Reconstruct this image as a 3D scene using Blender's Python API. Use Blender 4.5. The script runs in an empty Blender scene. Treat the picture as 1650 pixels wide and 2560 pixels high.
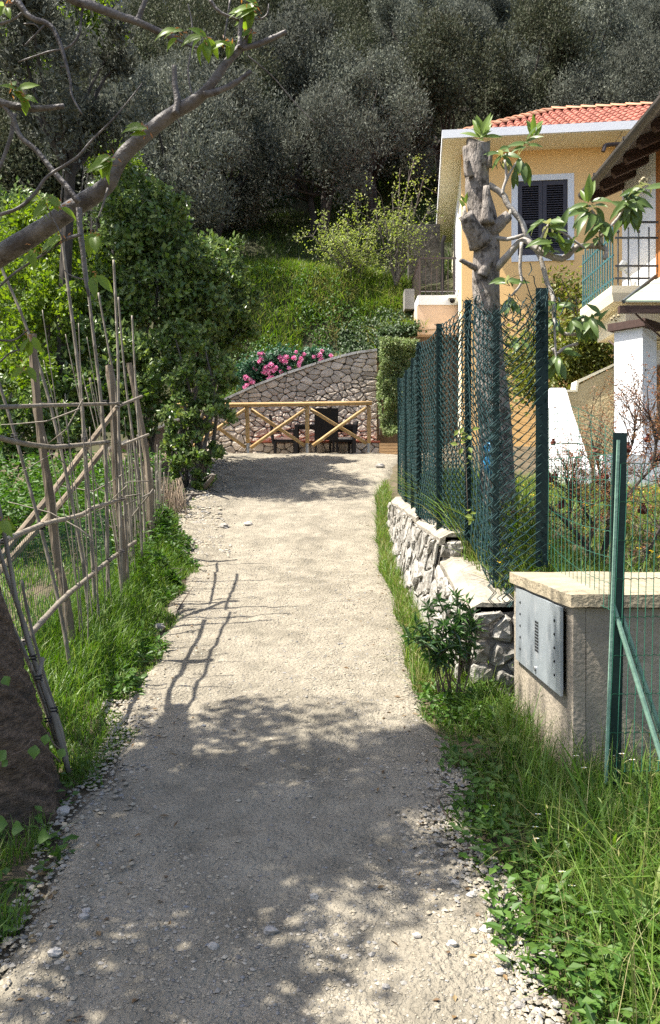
import bpy, math, random
import numpy as np
from mathutils import Vector, Matrix

# ---------------------------------------------------------------- camera, sky, sun, exposure
S = bpy.context.scene
COL = S.collection
F, CX, HY, E = 2000.0, 825.0, 1245.0, 1.6        # focal length, optical axis and horizon of the photograph (its pixels), eye height
cam_d = bpy.data.cameras.new('camera'); cam = bpy.data.objects.new('camera', cam_d); COL.objects.link(cam)
cam.location = (0, 0, E); cam.rotation_euler = (math.pi / 2, 0, 0)
cam_d.sensor_fit = 'VERTICAL'; cam_d.sensor_height = 36; cam_d.sensor_width = 36
cam_d.lens = 36 * F / 2560; cam_d.shift_y = (HY - 1280) / 2560
cam_d.clip_start = .05; cam_d.clip_end = 600
S.camera = cam
SUN_EL, SUN_AZ = math.radians(62), math.radians(-97)     # azimuth from +Y clockwise: the sun stands to the left
w = bpy.data.worlds.new('World'); S.world = w; w.use_nodes = True
wn = w.node_tree.nodes; bg = wn['Background']
sky = wn.new('ShaderNodeTexSky'); sky.sky_type = 'NISHITA'; sky.sun_disc = False
sky.sun_elevation = SUN_EL; sky.sun_rotation = SUN_AZ; sky.dust_density = 2.2; sky.air_density = .9; sky.ozone_density = .6
w.node_tree.links.new(sky.outputs[0], bg.inputs[0]); bg.inputs[1].default_value = .105
sd = bpy.data.lights.new('sun', 'SUN'); sun = bpy.data.objects.new('sun', sd); COL.objects.link(sun)
sd.energy = 5.0; sd.angle = math.radians(.5); sd.color = (1, .95, .86)
sunv = Vector((math.sin(SUN_AZ) * math.cos(SUN_EL), math.cos(SUN_AZ) * math.cos(SUN_EL), math.sin(SUN_EL)))
sun.rotation_euler = (-sunv).to_track_quat('-Z', 'Y').to_euler(); sun.location = (-6, 0, 12)
S.view_settings.view_transform = 'Standard'; S.view_settings.look = 'None'
S.view_settings.exposure = 1.5; S.view_settings.gamma = 1
S.view_settings.use_curve_mapping = False
S.render.engine = 'CYCLES'
S.cycles.max_bounces = 5; S.cycles.diffuse_bounces = 3; S.cycles.glossy_bounces = 2
S.cycles.transmission_bounces = 4; S.cycles.transparent_max_bounces = 6
S.cycles.use_denoising = False
S.cycles.caustics_reflective = False; S.cycles.caustics_refractive = False

R = np.random.default_rng(7)
random.seed(7)

# ---------------------------------------------------------------- helpers
def P(px, py, d):
    return np.array([(px - CX) / F * d, d, E + (HY - py) / F * d])

def unit(a):
    a = np.asarray(a, float)
    return a / np.maximum(np.linalg.norm(a, axis=-1, keepdims=True), 1e-9)

class MB:
    def __init__(s): s.v = []; s.f = {}; s.n = 0
    def add(s, v, f):
        v = np.asarray(v, float).reshape(-1, 3)
        if not isinstance(f, np.ndarray):
            by = {}
            for q in f: by.setdefault(len(q), []).append(q)
            for k, q in by.items(): s.f.setdefault(k, []).append(np.array(q, int) + s.n)
        else:
            s.f.setdefault(f.shape[1], []).append(f + s.n)
        s.v.append(v); s.n += len(v)
        return s
    def box(s, x0, y0, z0, x1, y1, z1):
        return s.hexa([(x0,y0,z0),(x1,y0,z0),(x1,y1,z0),(x0,y1,z0),(x0,y0,z1),(x1,y0,z1),(x1,y1,z1),(x0,y1,z1)])
    def hexa(s, p):
        return s.add(p, [(0,3,2,1),(4,5,6,7),(0,1,5,4),(1,2,6,5),(2,3,7,6),(3,0,4,7)])
    def bar(s, a, b, w, h, up=(0,0,1)):
        a = np.array(a, float); b = np.array(b, float); t = unit(b - a); up = np.array(up, float)
        if abs(t @ up) > .98: up = np.array((0, 1., 0))
        x = unit(np.cross(t, up)); y = np.cross(x, t); x = x * w / 2; y = y * h / 2
        return s.hexa([a-x-y, a+x-y, b+x-y, b-x-y, a-x+y, a+x+y, b+x+y, b-x+y])
    def tube(s, pts, rad, n=8, cap=True, rough=0, rng=None):
        pts = np.asarray(pts, float); m = len(pts); rad = np.broadcast_to(np.asarray(rad, float), (m,))
        t = np.zeros_like(pts); t[1:-1] = pts[2:] - pts[:-2]; t[0] = pts[1] - pts[0]; t[-1] = pts[-1] - pts[-2]; t = unit(t)
        ref = np.array((0, 0, 1.)) if abs(t[0][2]) < .9 else np.array((0, 1., 0))
        x = unit(np.cross(t[0], ref)); a = np.arange(n) * 2 * math.pi / n; V = []
        for i in range(m):
            x = unit(x - t[i] * (x @ t[i])); y = np.cross(t[i], x)
            r = rad[i] * (1 + (rng or R).normal(0, rough, n)) if rough else rad[i]
            V.append(pts[i] + (np.cos(a) * r)[:, None] * x + (np.sin(a) * r)[:, None] * y)
        V = np.concatenate(V); fs = []
        for i in range(m - 1):
            for k in range(n):
                k2 = (k + 1) % n; fs.append((i*n+k, i*n+k2, (i+1)*n+k2, (i+1)*n+k))
        if cap: fs.append(tuple(range(n))[::-1]); fs.append(tuple((m-1)*n + k for k in range(n)))
        return s.add(V, fs)
    def prism(s, poly, off):
        poly = np.asarray(poly, float); n = len(poly); off = np.asarray(off, float)
        return s.add(np.concatenate([poly, poly + off]), [tuple(range(n))[::-1], tuple(range(n, 2*n))] + [(i, (i+1) % n, n+(i+1) % n, n+i) for i in range(n)])
    def ball(s, c, r, nu=8, nv=6, jit=0):
        c = np.array(c, float); r = np.broadcast_to(np.asarray(r, float), (3,)); V = [c + (0, 0, r[2])]
        for i in range(1, nv):
            for k in range(nu):
                th, ph = math.pi*i/nv, 2*math.pi*k/nu
                V.append(c + r * np.array((math.sin(th)*math.cos(ph), math.sin(th)*math.sin(ph), math.cos(th))) * (1 + (R.normal(0, jit) if jit else 0)))
        V.append(c - (0, 0, r[2])); fs = []
        for k in range(nu):
            k2 = (k+1) % nu; fs.append((0, 1+k, 1+k2)); fs.append((len(V)-1, 1+(nv-2)*nu+k2, 1+(nv-2)*nu+k))
            for i in range(nv-2): a = 1+i*nu; fs.append((a+k, a+nu+k, a+nu+k2, a+k2))
        return s.add(V, fs)
    def mesh(s, name, mats, origin=(0, 0, 0), smooth=False):
        me = bpy.data.meshes.new(name)
        V = np.concatenate(s.v) - np.asarray(origin, float)
        me.vertices.add(len(V)); me.vertices.foreach_set('co', V.astype(np.float32).ravel())
        li = []; ls = []; tot = 0
        for k, fl in s.f.items():
            f = np.concatenate(fl); li.append(f.ravel()); ls.append(tot + np.arange(len(f)) * k); tot += f.size
        li = np.concatenate(li); ls = np.concatenate(ls)
        me.loops.add(tot); me.loops.foreach_set('vertex_index', li.astype(np.int32))
        me.polygons.add(len(ls)); me.polygons.foreach_set('loop_start', ls.astype(np.int32))
        me.polygons.foreach_set('use_smooth', np.full(len(ls), bool(smooth)))
        for m in (mats if isinstance(mats, (list, tuple)) else [mats]): me.materials.append(m)
        me.update(calc_edges=True)
        return me
    def build(s, name, mats, parent=None, smooth=False, kind=None):
        o0 = wloc(parent) if parent is not None else (0, 0, 0)
        o = bpy.data.objects.new(name, s.mesh(name, mats, o0, smooth)); COL.objects.link(o)
        if parent is not None: o.parent = parent
        if kind: o['kind'] = kind
        return o

def wloc(o):
    v = np.zeros(3)
    while o is not None: v = v + np.array(o.location); o = o.parent
    return v

def thing(name, label, cat, loc=(0, 0, 0), group=None):
    o = bpy.data.objects.new(name, None); COL.objects.link(o); o.location = tuple(float(q) for q in loc)
    o.empty_display_size = .1
    o['label'] = label; o['category'] = cat
    if group: o['group'] = group
    return o

def tag(o, label, cat, group=None):
    o['label'] = label; o['category'] = cat
    if group: o['group'] = group
    return o

def inst(me, name, parent, loc=None, mtx=None):
    o = bpy.data.objects.new(name, me); COL.objects.link(o)
    if parent is not None: o.parent = parent
    if mtx is not None:
        mtx = mtx.copy(); mtx.translation = mtx.translation - Vector(wloc(parent)); o.matrix_local = mtx
    elif loc is not None:
        o.location = tuple(np.asarray(loc, float) - wloc(parent))
    return o

def copy_tree(o, parent=None):
    c = o.copy(); COL.objects.link(c); c.parent = parent
    for ch in list(o.children): copy_tree(ch, c)
    return c

def smooth_line(pts, k=4):
    pts = np.asarray(pts, float); n = len(pts); out = []
    for i in range(n - 1):
        p0, p1, p2, p3 = pts[max(i-1, 0)], pts[i], pts[i+1], pts[min(i+2, n-1)]
        for t in np.arange(k) / k:
            out.append(.5 * (2*p1 + (p2-p0)*t + (2*p0-5*p1+4*p2-p3)*t*t + (3*p1-p0-3*p2+p3)*t**3))
    out.append(pts[-1]); return np.array(out)

def branch(mb, pxs, d, widths, n=8, k=3, rough=.04):
    """A limb given by photo pixels, at depths d (one or per point), widths in photo pixels."""
    d = np.broadcast_to(np.asarray(d, float), (len(pxs),)); wd = np.interp(np.linspace(0, 1, len(pxs)), np.linspace(0, 1, len(widths)), widths)
    q = smooth_line(np.array([np.append(P(x, y, dd), wd_ / 2 / F * dd) for (x, y), dd, wd_ in zip(pxs, d, wd)]), k)
    mb.tube(q[:, :3], np.maximum(q[:, 3], .0008), n, rough=rough); return q

# smooth value noise
def vnoise(x, y, s=1.0, seed=0):
    x = np.asarray(x, float) / s + seed * 17.3; y = np.asarray(y, float) / s + seed * 7.7
    xi = np.floor(x).astype(np.int64); yi = np.floor(y).astype(np.int64); fx = x - xi; fy = y - yi
    fx = fx*fx*(3-2*fx); fy = fy*fy*(3-2*fy)
    def h(a, b):
        n = (a * 374761393 + b * 668265263 + seed * 1013904223) & 0x7fffffff
        n = ((n ^ (n >> 13)) * 1274126177) & 0x7fffffff
        return ((n ^ (n >> 16)) & 0xffff) / 32767.5 - 1
    return (h(xi, yi)*(1-fx)+h(xi+1, yi)*fx)*(1-fy) + (h(xi, yi+1)*(1-fx)+h(xi+1, yi+1)*fx)*fy

# ---------------------------------------------------------------- materials
def lin(c):  # sRGB 0..255 -> linear
    return tuple(((v/255)/12.92 if v/255 <= .04045 else ((v/255+.055)/1.055)**2.4) for v in c)

def mat(name, c1, c2=None, rough=.85, scale=6, detail=6, bump=.25, bscale=None, spec=.25, metal=0, dirt=None, dirt_scale=1.5, dirt_lo=.52, dirt_hi=.68, rnd=0, stretch=None, bdist=.02):
    m = bpy.data.materials.new(name); m.use_nodes = True; nt = m.node_tree; N = nt.nodes; L = nt.links
    b = N['Principled BSDF']; b.inputs['Roughness'].default_value = rough; b.inputs['Metallic'].default_value = metal
    b.inputs['Specular IOR Level'].default_value = spec
    c2 = c2 or tuple(v * .68 for v in c1)
    tc = N.new('ShaderNodeTexCoord'); src = tc.outputs['Object']
    if stretch:
        mp = N.new('ShaderNodeMapping'); mp.inputs['Scale'].default_value = stretch; L.new(src, mp.inputs[0]); src2 = mp.outputs[0]
    else: src2 = src
    n1 = N.new('ShaderNodeTexNoise'); n1.inputs['Scale'].default_value = scale; n1.inputs['Detail'].default_value = detail; n1.inputs['Roughness'].default_value = .65
    L.new(src2, n1.inputs['Vector'])
    cr = N.new('ShaderNodeValToRGB'); cr.color_ramp.elements[0].position = .32; cr.color_ramp.elements[1].position = .68
    cr.color_ramp.elements[0].color = (*c2, 1); cr.color_ramp.elements[1].color = (*c1, 1); L.new(n1.outputs['Fac'], cr.inputs[0]); col = cr.outputs[0]
    if dirt:
        n2 = N.new('ShaderNodeTexNoise'); n2.inputs['Scale'].default_value = dirt_scale; n2.inputs['Detail'].default_value = 8; n2.inputs['Roughness'].default_value = .7
        L.new(src, n2.inputs['Vector'])
        r2 = N.new('ShaderNodeValToRGB'); r2.color_ramp.elements[0].position = dirt_lo; r2.color_ramp.elements[1].position = dirt_hi
        L.new(n2.outputs['Fac'], r2.inputs[0]); mx = N.new('ShaderNodeMixRGB'); L.new(r2.outputs[0], mx.inputs[0]); L.new(col, mx.inputs[1]); mx.inputs[2].default_value = (*dirt, 1); col = mx.outputs[0]
    if rnd:
        oi = N.new('ShaderNodeObjectInfo'); mr = N.new('ShaderNodeMapRange'); mr.inputs['To Min'].default_value = 1 - rnd; mr.inputs['To Max'].default_value = 1 + rnd
        L.new(oi.outputs['Random'], mr.inputs[0]); hs = N.new('ShaderNodeHueSaturation'); L.new(mr.outputs[0], hs.inputs['Value']); L.new(col, hs.inputs['Color']); col = hs.outputs[0]
    L.new(col, b.inputs['Base Color'])
    if bump:
        n3 = N.new('ShaderNodeTexNoise'); n3.inputs['Scale'].default_value = bscale or scale * 4; n3.inputs['Detail'].default_value = 5; L.new(src2, n3.inputs['Vector'])
        bp = N.new('ShaderNodeBump'); bp.inputs['Strength'].default_value = bump; bp.inputs['Distance'].default_value = bdist
        L.new(n3.outputs['Fac'], bp.inputs['Height']); L.new(bp.outputs[0], b.inputs['Normal'])
    return m

def leaf_mat(name, cols, under=None, trans=.3, rough=.5, spec=.3, rnd=0):
    """Leaves: one colour per leaf (random per island), translucent, with an optional paler underside."""
    m = bpy.data.materials.new(name); m.use_nodes = True; nt = m.node_tree; N = nt.nodes; L = nt.links
    b = N['Principled BSDF']; b.inputs['Roughness'].default_value = rough; b.inputs['Specular IOR Level'].default_value = spec
    g = N.new('ShaderNodeNewGeometry'); cr = N.new('ShaderNodeValToRGB'); el = cr.color_ramp.elements
    while len(el) < len(cols): el.new(.5)
    for i, c in enumerate(cols): el[i].position = i / max(1, len(cols)-1); el[i].color = (*c, 1)
    L.new(g.outputs['Random Per Island'], cr.inputs[0]); col = cr.outputs[0]
    if rnd:
        oi = N.new('ShaderNodeObjectInfo'); mr = N.new('ShaderNodeMapRange'); mr.inputs['To Min'].default_value = 1-rnd; mr.inputs['To Max'].default_value = 1+rnd; L.new(oi.outputs['Random'], mr.inputs[0])
        hv = N.new('ShaderNodeHueSaturation'); hv.inputs['Saturation'].default_value = .85; L.new(mr.outputs[0], hv.inputs['Value']); L.new(col, hv.inputs['Color']); col = hv.outputs[0]
    if under:
        mx = N.new('ShaderNodeMixRGB'); L.new(g.outputs['Backfacing'], mx.inputs[0]); L.new(col, mx.inputs[1]); mx.inputs[2].default_value = (*under, 1); col = mx.outputs[0]
    L.new(col, b.inputs['Base Color'])
    t = N.new('ShaderNodeBsdfTranslucent'); hs = N.new('ShaderNodeHueSaturation'); hs.inputs['Saturation'].default_value = 1.15; hs.inputs['Value'].default_value = 1.5
    L.new(col, hs.inputs['Color']); L.new(hs.outputs[0], t.inputs[0])
    ms = N.new('ShaderNodeMixShader'); ms.inputs[0].default_value = trans
    L.new(b.outputs[0], ms.inputs[1]); L.new(t.outputs[0], ms.inputs[2]); L.new(ms.outputs[0], N['Material Output'].inputs[0])
    return m

# ---------------------------------------------------------------- foliage shapes
def leaves(mb, pos, dirs, nrm, L, W, fold=.12, curl=.1):
    pos = np.asarray(pos, float); n = len(pos); dirs = unit(dirs); side = unit(np.cross(dirs, nrm)); nrm = np.cross(side, dirs)
    L = np.broadcast_to(L, (n,))[:, None]; W = np.broadcast_to(W, (n,))[:, None]
    a = pos + dirs*L*.45; V = np.stack([pos, a + side*W/2 + nrm*fold*W, pos + dirs*L - nrm*curl*L, a - side*W/2 + nrm*fold*W], 1).reshape(-1, 3)
    i = np.arange(n)[:, None]*4; mb.add(V, np.concatenate([i + [0, 1, 2], i + [0, 2, 3]])); return mb

def rand_dirs(n, rng=None): return unit((rng or R).normal(size=(n, 3)))

def crown(mb, c, rad, nb, br, nl, L, W, up=.4, shell=.5, squash=1., rng=None, bottom=-1):
    """Leaf clumps spread through an ellipsoid: an uneven outline with gaps."""
    rng = rng or R; u = rand_dirs(nb*2, rng); u = u[u[:, 2] > bottom][:nb]; nb = len(u)
    bc = np.asarray(c) + u * (rng.uniform(shell, 1, nb)**.7)[:, None] * np.asarray(rad)
    b = br * rng.uniform(.55, 1.3, nb)
    k = np.repeat(np.arange(nb), nl); d = rand_dirs(len(k), rng); pos = bc[k] + d * (b[k] * rng.uniform(.35, 1.05, len(k)))[:, None] * np.array((1, 1, squash))
    dr = unit(d*.25 + np.array((0, 0, up)) + rng.normal(0, .6, d.shape)); nm = unit(d*1.0 + np.array((0, 0, .35)) + rng.normal(0, .35, d.shape))
    s = rng.uniform(.65, 1.25, len(k)); leaves(mb, pos, dr, nm, L*s, W*s); return bc

def grass(mb, pos, h, wd, lean=.5, rng=None):
    rng = rng or R; n = len(pos); h = np.broadcast_to(h, (n,)); wd = np.broadcast_to(wd, (n,))
    a = rng.uniform(0, 2*math.pi, n); ld = np.stack([np.cos(a), np.sin(a), np.zeros(n)], 1); f = a + rng.normal(math.pi/2, .6, n)
    sd_ = np.stack([np.cos(f), np.sin(f), np.zeros(n)], 1); be = np.abs(rng.normal(0, lean, n)) + .08
    V = []
    for t, ww in ((0, .8), (.35, 1), (.7, .75), (1, 0)):
        p = pos + ld*(h*be*t*t)[:, None]; p[:, 2] += h*(t - .28*be*t*t)
        if ww: V += [p - sd_*(wd*ww/2)[:, None], p + sd_*(wd*ww/2)[:, None]]
        else: V += [p]
    V = np.stack(V, 1).reshape(-1, 3); i = np.arange(n)[:, None]*7
    mb.add(V, np.concatenate([i + [0, 1, 3, 2], i + [2, 3, 5, 4]])); 
    # the tips join the same blades
    mb.f.setdefault(3, []).append(i + [4, 5, 6] + (mb.n - len(V)))
    return mb

def wires(mb, pts, r, axis):
    """Many thin wires at once: pts (K, J, 3); a three-sided section in the plane square to axis."""
    pts = np.asarray(pts, float); K, J, _ = pts.shape; a = np.arange(3)*2*math.pi/3 + .4
    e = {'z': ((1,0,0),(0,1,0)), 'y': ((1,0,0),(0,0,1)), 'x': ((0,1,0),(0,0,1))}[axis]
    off = r*(np.cos(a)[:, None]*np.array(e[0]) + np.sin(a)[:, None]*np.array(e[1]))
    V = (pts[:, :, None, :] + off).reshape(-1, 3); f = []
    base = (np.arange(K)[:, None]*J + np.arange(J-1)).ravel()*3
    for q in range(3): q2 = (q+1) % 3; f.append(np.stack([base+q, base+q2, base+3+q2, base+3+q], 1))
    mb.add(V, np.concatenate(f)); return mb

# ---------------------------------------------------------------- stones laid in a wall
def clip(poly, a, b):  # keep a.p <= b
    out = []; n = len(poly)
    for i in range(n):
        p, q = poly[i], poly[(i+1) % n]; dp, dq = a @ p - b, a @ q - b
        if dp <= 0: out.append(p)
        if dp*dq < 0: out.append(p + (q-p)*dp/(dp-dq))
    return out

def stone_cells(dom, n, rng, jit=.8, aspect=1.6, gap=.012):
    """Voronoi partition of a convex 2-D domain into stone outlines, joints left open."""
    dom = np.asarray(dom, float); lo, hi = dom.min(0), dom.max(0); seeds = []
    def inside(p):
        for i in range(len(dom)):
            e = dom[(i+1) % len(dom)] - dom[i]; q = p - dom[i]
            if e[0]*q[1] - e[1]*q[0] < 0: return False
        return True
    area = .5*abs(sum(dom[i][0]*dom[(i+1) % len(dom)][1] - dom[(i+1) % len(dom)][0]*dom[i][1] for i in range(len(dom))))
    md = math.sqrt(area/n)*jit; tries = 0; sc = np.array((1/aspect, 1.0))
    while len(seeds) < n and tries < 60000:
        tries += 1; p = lo + rng.random(2)*(hi-lo)
        if not inside(p): continue
        r_ = md*(rng.uniform(.55, 1.25))
        if all(np.linalg.norm((p-s)*sc) > r_*.8 for s in seeds): seeds.append(p)
    Q = np.array(seeds); cells = []
    for i, p in enumerate(Q):
        poly = [v for v in dom]
        dd = np.linalg.norm((Q-p)*sc, axis=1); M = np.diag(sc*sc)
        for j in np.argsort(dd)[1:22]:
            a = M @ (Q[j]-p); b = a @ (p+Q[j])/2; poly = clip(poly, a, b)
            if len(poly) < 3: break
        if len(poly) < 3: continue
        poly = np.array(poly); c = poly.mean(0)
        # knock off the corners and roughen
        out = []; m = len(poly)
        for k in range(m):
            u, v = poly[k], poly[(k+1) % m]
            if np.linalg.norm(u-v) < .02: continue
            out += [u+(v-u)*.17, u+(v-u)*.83]
        if len(out) < 4: continue
        out = np.array(out); s_ = np.linalg.norm(out-c, axis=1, keepdims=True)
        out = c + (out-c)*np.maximum(.4, 1-gap/np.maximum(s_, 1e-3)) + rng.normal(0, gap*.35, out.shape)
        cells.append((c, out))
    return cells

def stone_mesh(c, out, to3, depth, proud, rng):
    """to3(xy, h): lifts wall coordinates, h = height out of the wall face."""
    m = len(out); mb = MB(); V = [to3(q, -depth) for q in out]
    k1 = proud*rng.uniform(.55, .9); V += [to3(c+(q-c)*.97, k1*rng.uniform(.7, 1.1)) for q in out]
    V += [to3(c+(q-c)*.72, proud*rng.uniform(.8, 1.2)) for q in out]; V += [to3(c, proud*rng.uniform(.9, 1.15))]
    f = []
    for i in range(m):
        j = (i+1) % m; f += [(i, j, m+j, m+i), (m+i, m+j, 2*m+j, 2*m+i), (2*m+i, 2*m+j, 3*m)]
    return mb.add(np.array(V), f)
# ---------------------------------------------------------------- terrain
_d = np.array([-9, -3, 0, 2.4, 3.1, 4, 5.2, 7, 9.5, 11.8, 14, 16.6, 16.95, 30])
_z = np.array([-2.0, -1.8, -1.69, -1.578, -1.5, -1.41, -1.30, -1.075, -.736, -.2065, .315, .90, .92, .92])
_dd = np.arange(-9, 30, .05); _zz = np.interp(_dd, _d, _z); _k = np.ones(13)/13; _zz = np.convolve(np.pad(_zz, 6, 'edge'), _k, 'valid')
def zp(d): return E + np.interp(d, _dd, _zz)
def sm(x, a, b): t = np.clip((np.asarray(x, float)-a)/(b-a), 0, 1); return t*t*(3-2*t)
_pl = (np.array([-9, 0, 2.4, 5.2, 7.3, 9.5, 10.5, 12.3, 14, 16.6, 17, 30]), np.array([-1, -.95, -1.0, -1.27, -1.42, -1.6, -1.95, -2.2, -2.3, -2.5, -6, -6]))
_pr = (np.array([-9, 0, 2.4, 3.1, 5.2, 9.5, 12.3, 15, 16.6, 17, 30]), np.array([.7, .65, .62, .57, .58, .57, .72, 1.1, 1.5, 2.3, 2.3]))
def pl(d): return np.interp(d, *_pl) + .07*vnoise(d, 0*d, .5, 3)
def pr(d): return np.interp(d, *_pr) + .06*vnoise(d, 0*d, .45, 4)
def gg(d): return E + np.interp(d, [4.6, 5.3, 6.5, 8, 10.6, 13, 16, 20], [-.78, -.71, -.5, -.22, -.03, .32, .8, 1.5])
def xw(d): return np.interp(d, [4.4, 5.3, 6.5, 10.6, 12, 16, 20], [1.35, .99, .95, .88, 1.15, 1.75, 2.4])
def G(x, d):
    x = np.asarray(x, float); d = np.asarray(d, float); z = zp(d) + .05*vnoise(x, d, .9, 1) * sm(np.abs(x+.35), .9, 1.6)
    m = sm(x, xw(d), xw(d)+np.interp(d, [5, 10.6, 13], [.12, .12, .8]))*sm(d, np.interp(x, [1.28, 1.5], [5.27, 4.75]), np.interp(x, [1.28, 1.5], [5.45, 5.25]))
    z = z*(1-m) + gg(d)*m + .12*sm(-x, 1.3, 2.2)*(1-sm(d, 16, 17)) + .05*sm(x, .75, 1.5)*(1-sm(d, 4.6, 5))
    return z

def ground_z(x, d):
    k = sm(x, pl(d)-.06, pl(d)+.12)*(1-sm(x, pr(d)-.12, pr(d)+.06))*(1-sm(d, 16.6, 17))
    return G(x, d) - .09*k - .02*sm(d, 16.8, 17.1)*(x < 2.4)

M = {}
M['soil'] = mat('soil', (.13, .10, .065), (.06, .05, .03), scale=5, bump=.8, bscale=30, rough=.95)
M['bank'] = mat('bank_soil', (.065, .06, .03), (.035, .042, .016), scale=2.5, bump=.8, bscale=14, rough=.95)
M['terrace'] = mat('terrace_floor', (.35, .31, .26), scale=4, bump=.3, bscale=40)
M['gravel'] = mat('gravel_dirt', (.32, .283, .217), (.205, .18, .138), scale=7, detail=12, bump=1., bscale=48, rough=.95, bdist=.035, dirt=(.135, .12, .09), dirt_scale=2.4, dirt_lo=.44, dirt_hi=.74)
M['pebble'] = leaf_mat('pebbles', [(.13, .125, .12), (.24, .205, .15), (.32, .28, .21), (.20, .19, .18), (.38, .34, .27), (.27, .235, .18), (.31, .27, .2), (.16, .165, .175)], trans=0, rough=.9, spec=.2)
M['stone_pale'] = mat('loose_stone', (.42, .39, .34), (.27, .25, .23), scale=12, bump=.5, rough=.9, rnd=.3)
M['blade'] = leaf_mat('grass_blade', [(.05, .11, .015), (.085, .165, .022), (.14, .22, .038), (.065, .13, .02), (.2, .24, .065)], trans=.35, rough=.45)
M['blade_dry'] = leaf_mat('dry_grass_blade', [(.10, .15, .03), (.26, .23, .10), (.14, .18, .04), (.34, .28, .14), (.08, .14, .025)], trans=.3)
M['blade_bank'] = leaf_mat('bank_grass_blade', [(.07, .14, .018), (.12, .20, .03), (.17, .23, .045), (.08, .12, .022), (.22, .21, .08)], trans=.35)
M['weed'] = leaf_mat('weed_leaf', [(.035, .08, .015), (.06, .13, .022), (.09, .16, .03), (.05, .10, .02)], trans=.3)
M['bush'] = leaf_mat('bush_leaf', [(.05, .10, .018), (.10, .17, .03), (.15, .22, .04), (.065, .12, .022), (.22, .27, .07), (.12, .185, .035)], under=(.11, .15, .06), trans=.32, rough=.38, spec=.5)
M['bush_bright'] = leaf_mat('bright_bush_leaf', [(.09, .16, .022), (.14, .21, .03), (.19, .25, .04), (.07, .12, .02)], trans=.4)
M['olive'] = leaf_mat('olive_leaf', [(.07, .08, .052), (.115, .127, .088), (.055, .064, .04), (.155, .166, .125), (.085, .09, .062)], under=(.15, .16, .13), trans=.12, rough=.75, spec=.12, rnd=.45)
M['oak'] = leaf_mat('dark_evergreen_leaf', [(.04, .052, .022), (.065, .078, .034), (.046, .058, .024), (.09, .095, .05), (.07, .066, .04)], under=(.07, .075, .045), trans=.12, rough=.75, spec=.12, rnd=.4)
M['bud'] = leaf_mat('young_leaf', [(.20, .26, .05), (.28, .33, .08), (.14, .19, .04), (.36, .36, .16)], trans=.4)
M['bark'] = mat('grey_bark', (.16, .14, .12), (.07, .06, .05), scale=9, bump=.8, bscale=26, rough=.95, stretch=(1, 1, .3))
M['bark_dark'] = mat('dark_bark', (.07, .06, .05), (.035, .03, .025), scale=7, bump=.8, bscale=20, rough=.95, stretch=(1, 1, .3))
M['cherry'] = mat('cherry_bark', (.165, .145, .13), (.07, .058, .05), scale=14, detail=8, bump=.5, bscale=50, rough=.6, spec=.4, dirt=(.055, .045, .04), dirt_scale=11, dirt_lo=.50, dirt_hi=.58)
M['cherry_trunk'] = mat('cherry_trunk_bark', (.27, .185, .12), (.06, .042, .03), scale=20, detail=12, bump=1.0, bscale=55, rough=.95, stretch=(1, 1, 2.8), bdist=.04, dirt=(.07, .058, .045), dirt_scale=5)
M['twig'] = mat('twig', (.15, .115, .085), (.07, .05, .04), scale=30, bump=0)

def sheet(xs, ys, zf, name, m, kind='structure'):
    X, Y = np.meshgrid(xs, ys); Z = zf(X, Y); nx, ny = len(xs), len(ys)
    i = (np.arange(ny-1)[:, None]*nx + np.arange(nx-1)).ravel()
    return MB().add(np.stack([X, Y, Z], -1).reshape(-1, 3), np.stack([i, i+1, i+nx+1, i+nx], 1)).build(name, m, None, True, kind)

sheet(np.concatenate([np.arange(-30, -5, 1.), np.arange(-5, 3.5, .1), np.arange(3.5, 30, 1.)]), np.concatenate([np.arange(-25, 0, 1.), np.arange(0, 20.4, .1)]), ground_z, 'ground', M['soil'])

# the gravel path: its own sheet, edges ragged, a few millimetres above the ground
def path_relief(x, d): return .018*vnoise(x, d, .22, 5) + .008*vnoise(x, d, .09, 6) + .02*vnoise(x, d, .8, 7) + .004*vnoise(x, d, .04, 8)
ds = np.concatenate([np.arange(-2, 8, .035), np.arange(8, 16.95, .07), [16.95, 17.2]]); uu = np.linspace(0, 1, 86)
D_, U_ = np.meshgrid(ds, uu, indexing='ij'); L_ = pl(D_)-.10; Rr = pr(D_)+.12; X_ = L_ + (Rr-L_)*U_
edge = np.minimum(U_, 1-U_)*(Rr-L_)
Z_ = G(X_, D_) + .022 + path_relief(X_, D_) - .06*(1-sm(edge, 0, .16))
i = (np.arange(len(ds)-1)[:, None]*len(uu) + np.arange(len(uu)-1)).ravel(); nu_ = len(uu)
MB().add(np.stack([X_, D_, Z_], -1).reshape(-1, 3), np.stack([i, i+1, i+nu_+1, i+nu_], 1)).build('gravel_path', M['gravel'], None, True, 'structure')
def path_z(x, d): return G(x, d) + .022 + path_relief(x, d)

def pebbles(mb, x, y, z, r, squash=.55):
    n = len(x); base = np.array([(1,0,0),(.35,.9,0),(-.75,.65,0),(-.9,-.5,0),(.3,-.95,0),(.1,.1,.9),(-.1,0,-.7)])
    f0 = np.array([(0,1,5),(1,2,5),(2,3,5),(3,4,5),(4,0,5)])
    a = R.uniform(0, 6.28, n); V = base[None]*R.uniform(.65, 1.2, (n, 7, 1))*r[:, None, None]*np.array((1, .8, squash/.9))
    c, s_ = np.cos(a)[:, None], np.sin(a)[:, None]
    V = np.stack([V[..., 0]*c - V[..., 1]*s_ + x[:, None], V[..., 0]*s_ + V[..., 1]*c + y[:, None], V[..., 2] + z[:, None]], -1)
    mb.add(V.reshape(-1, 3), (np.arange(n)[:, None, None]*7 + f0).reshape(-1, 3))

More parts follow.
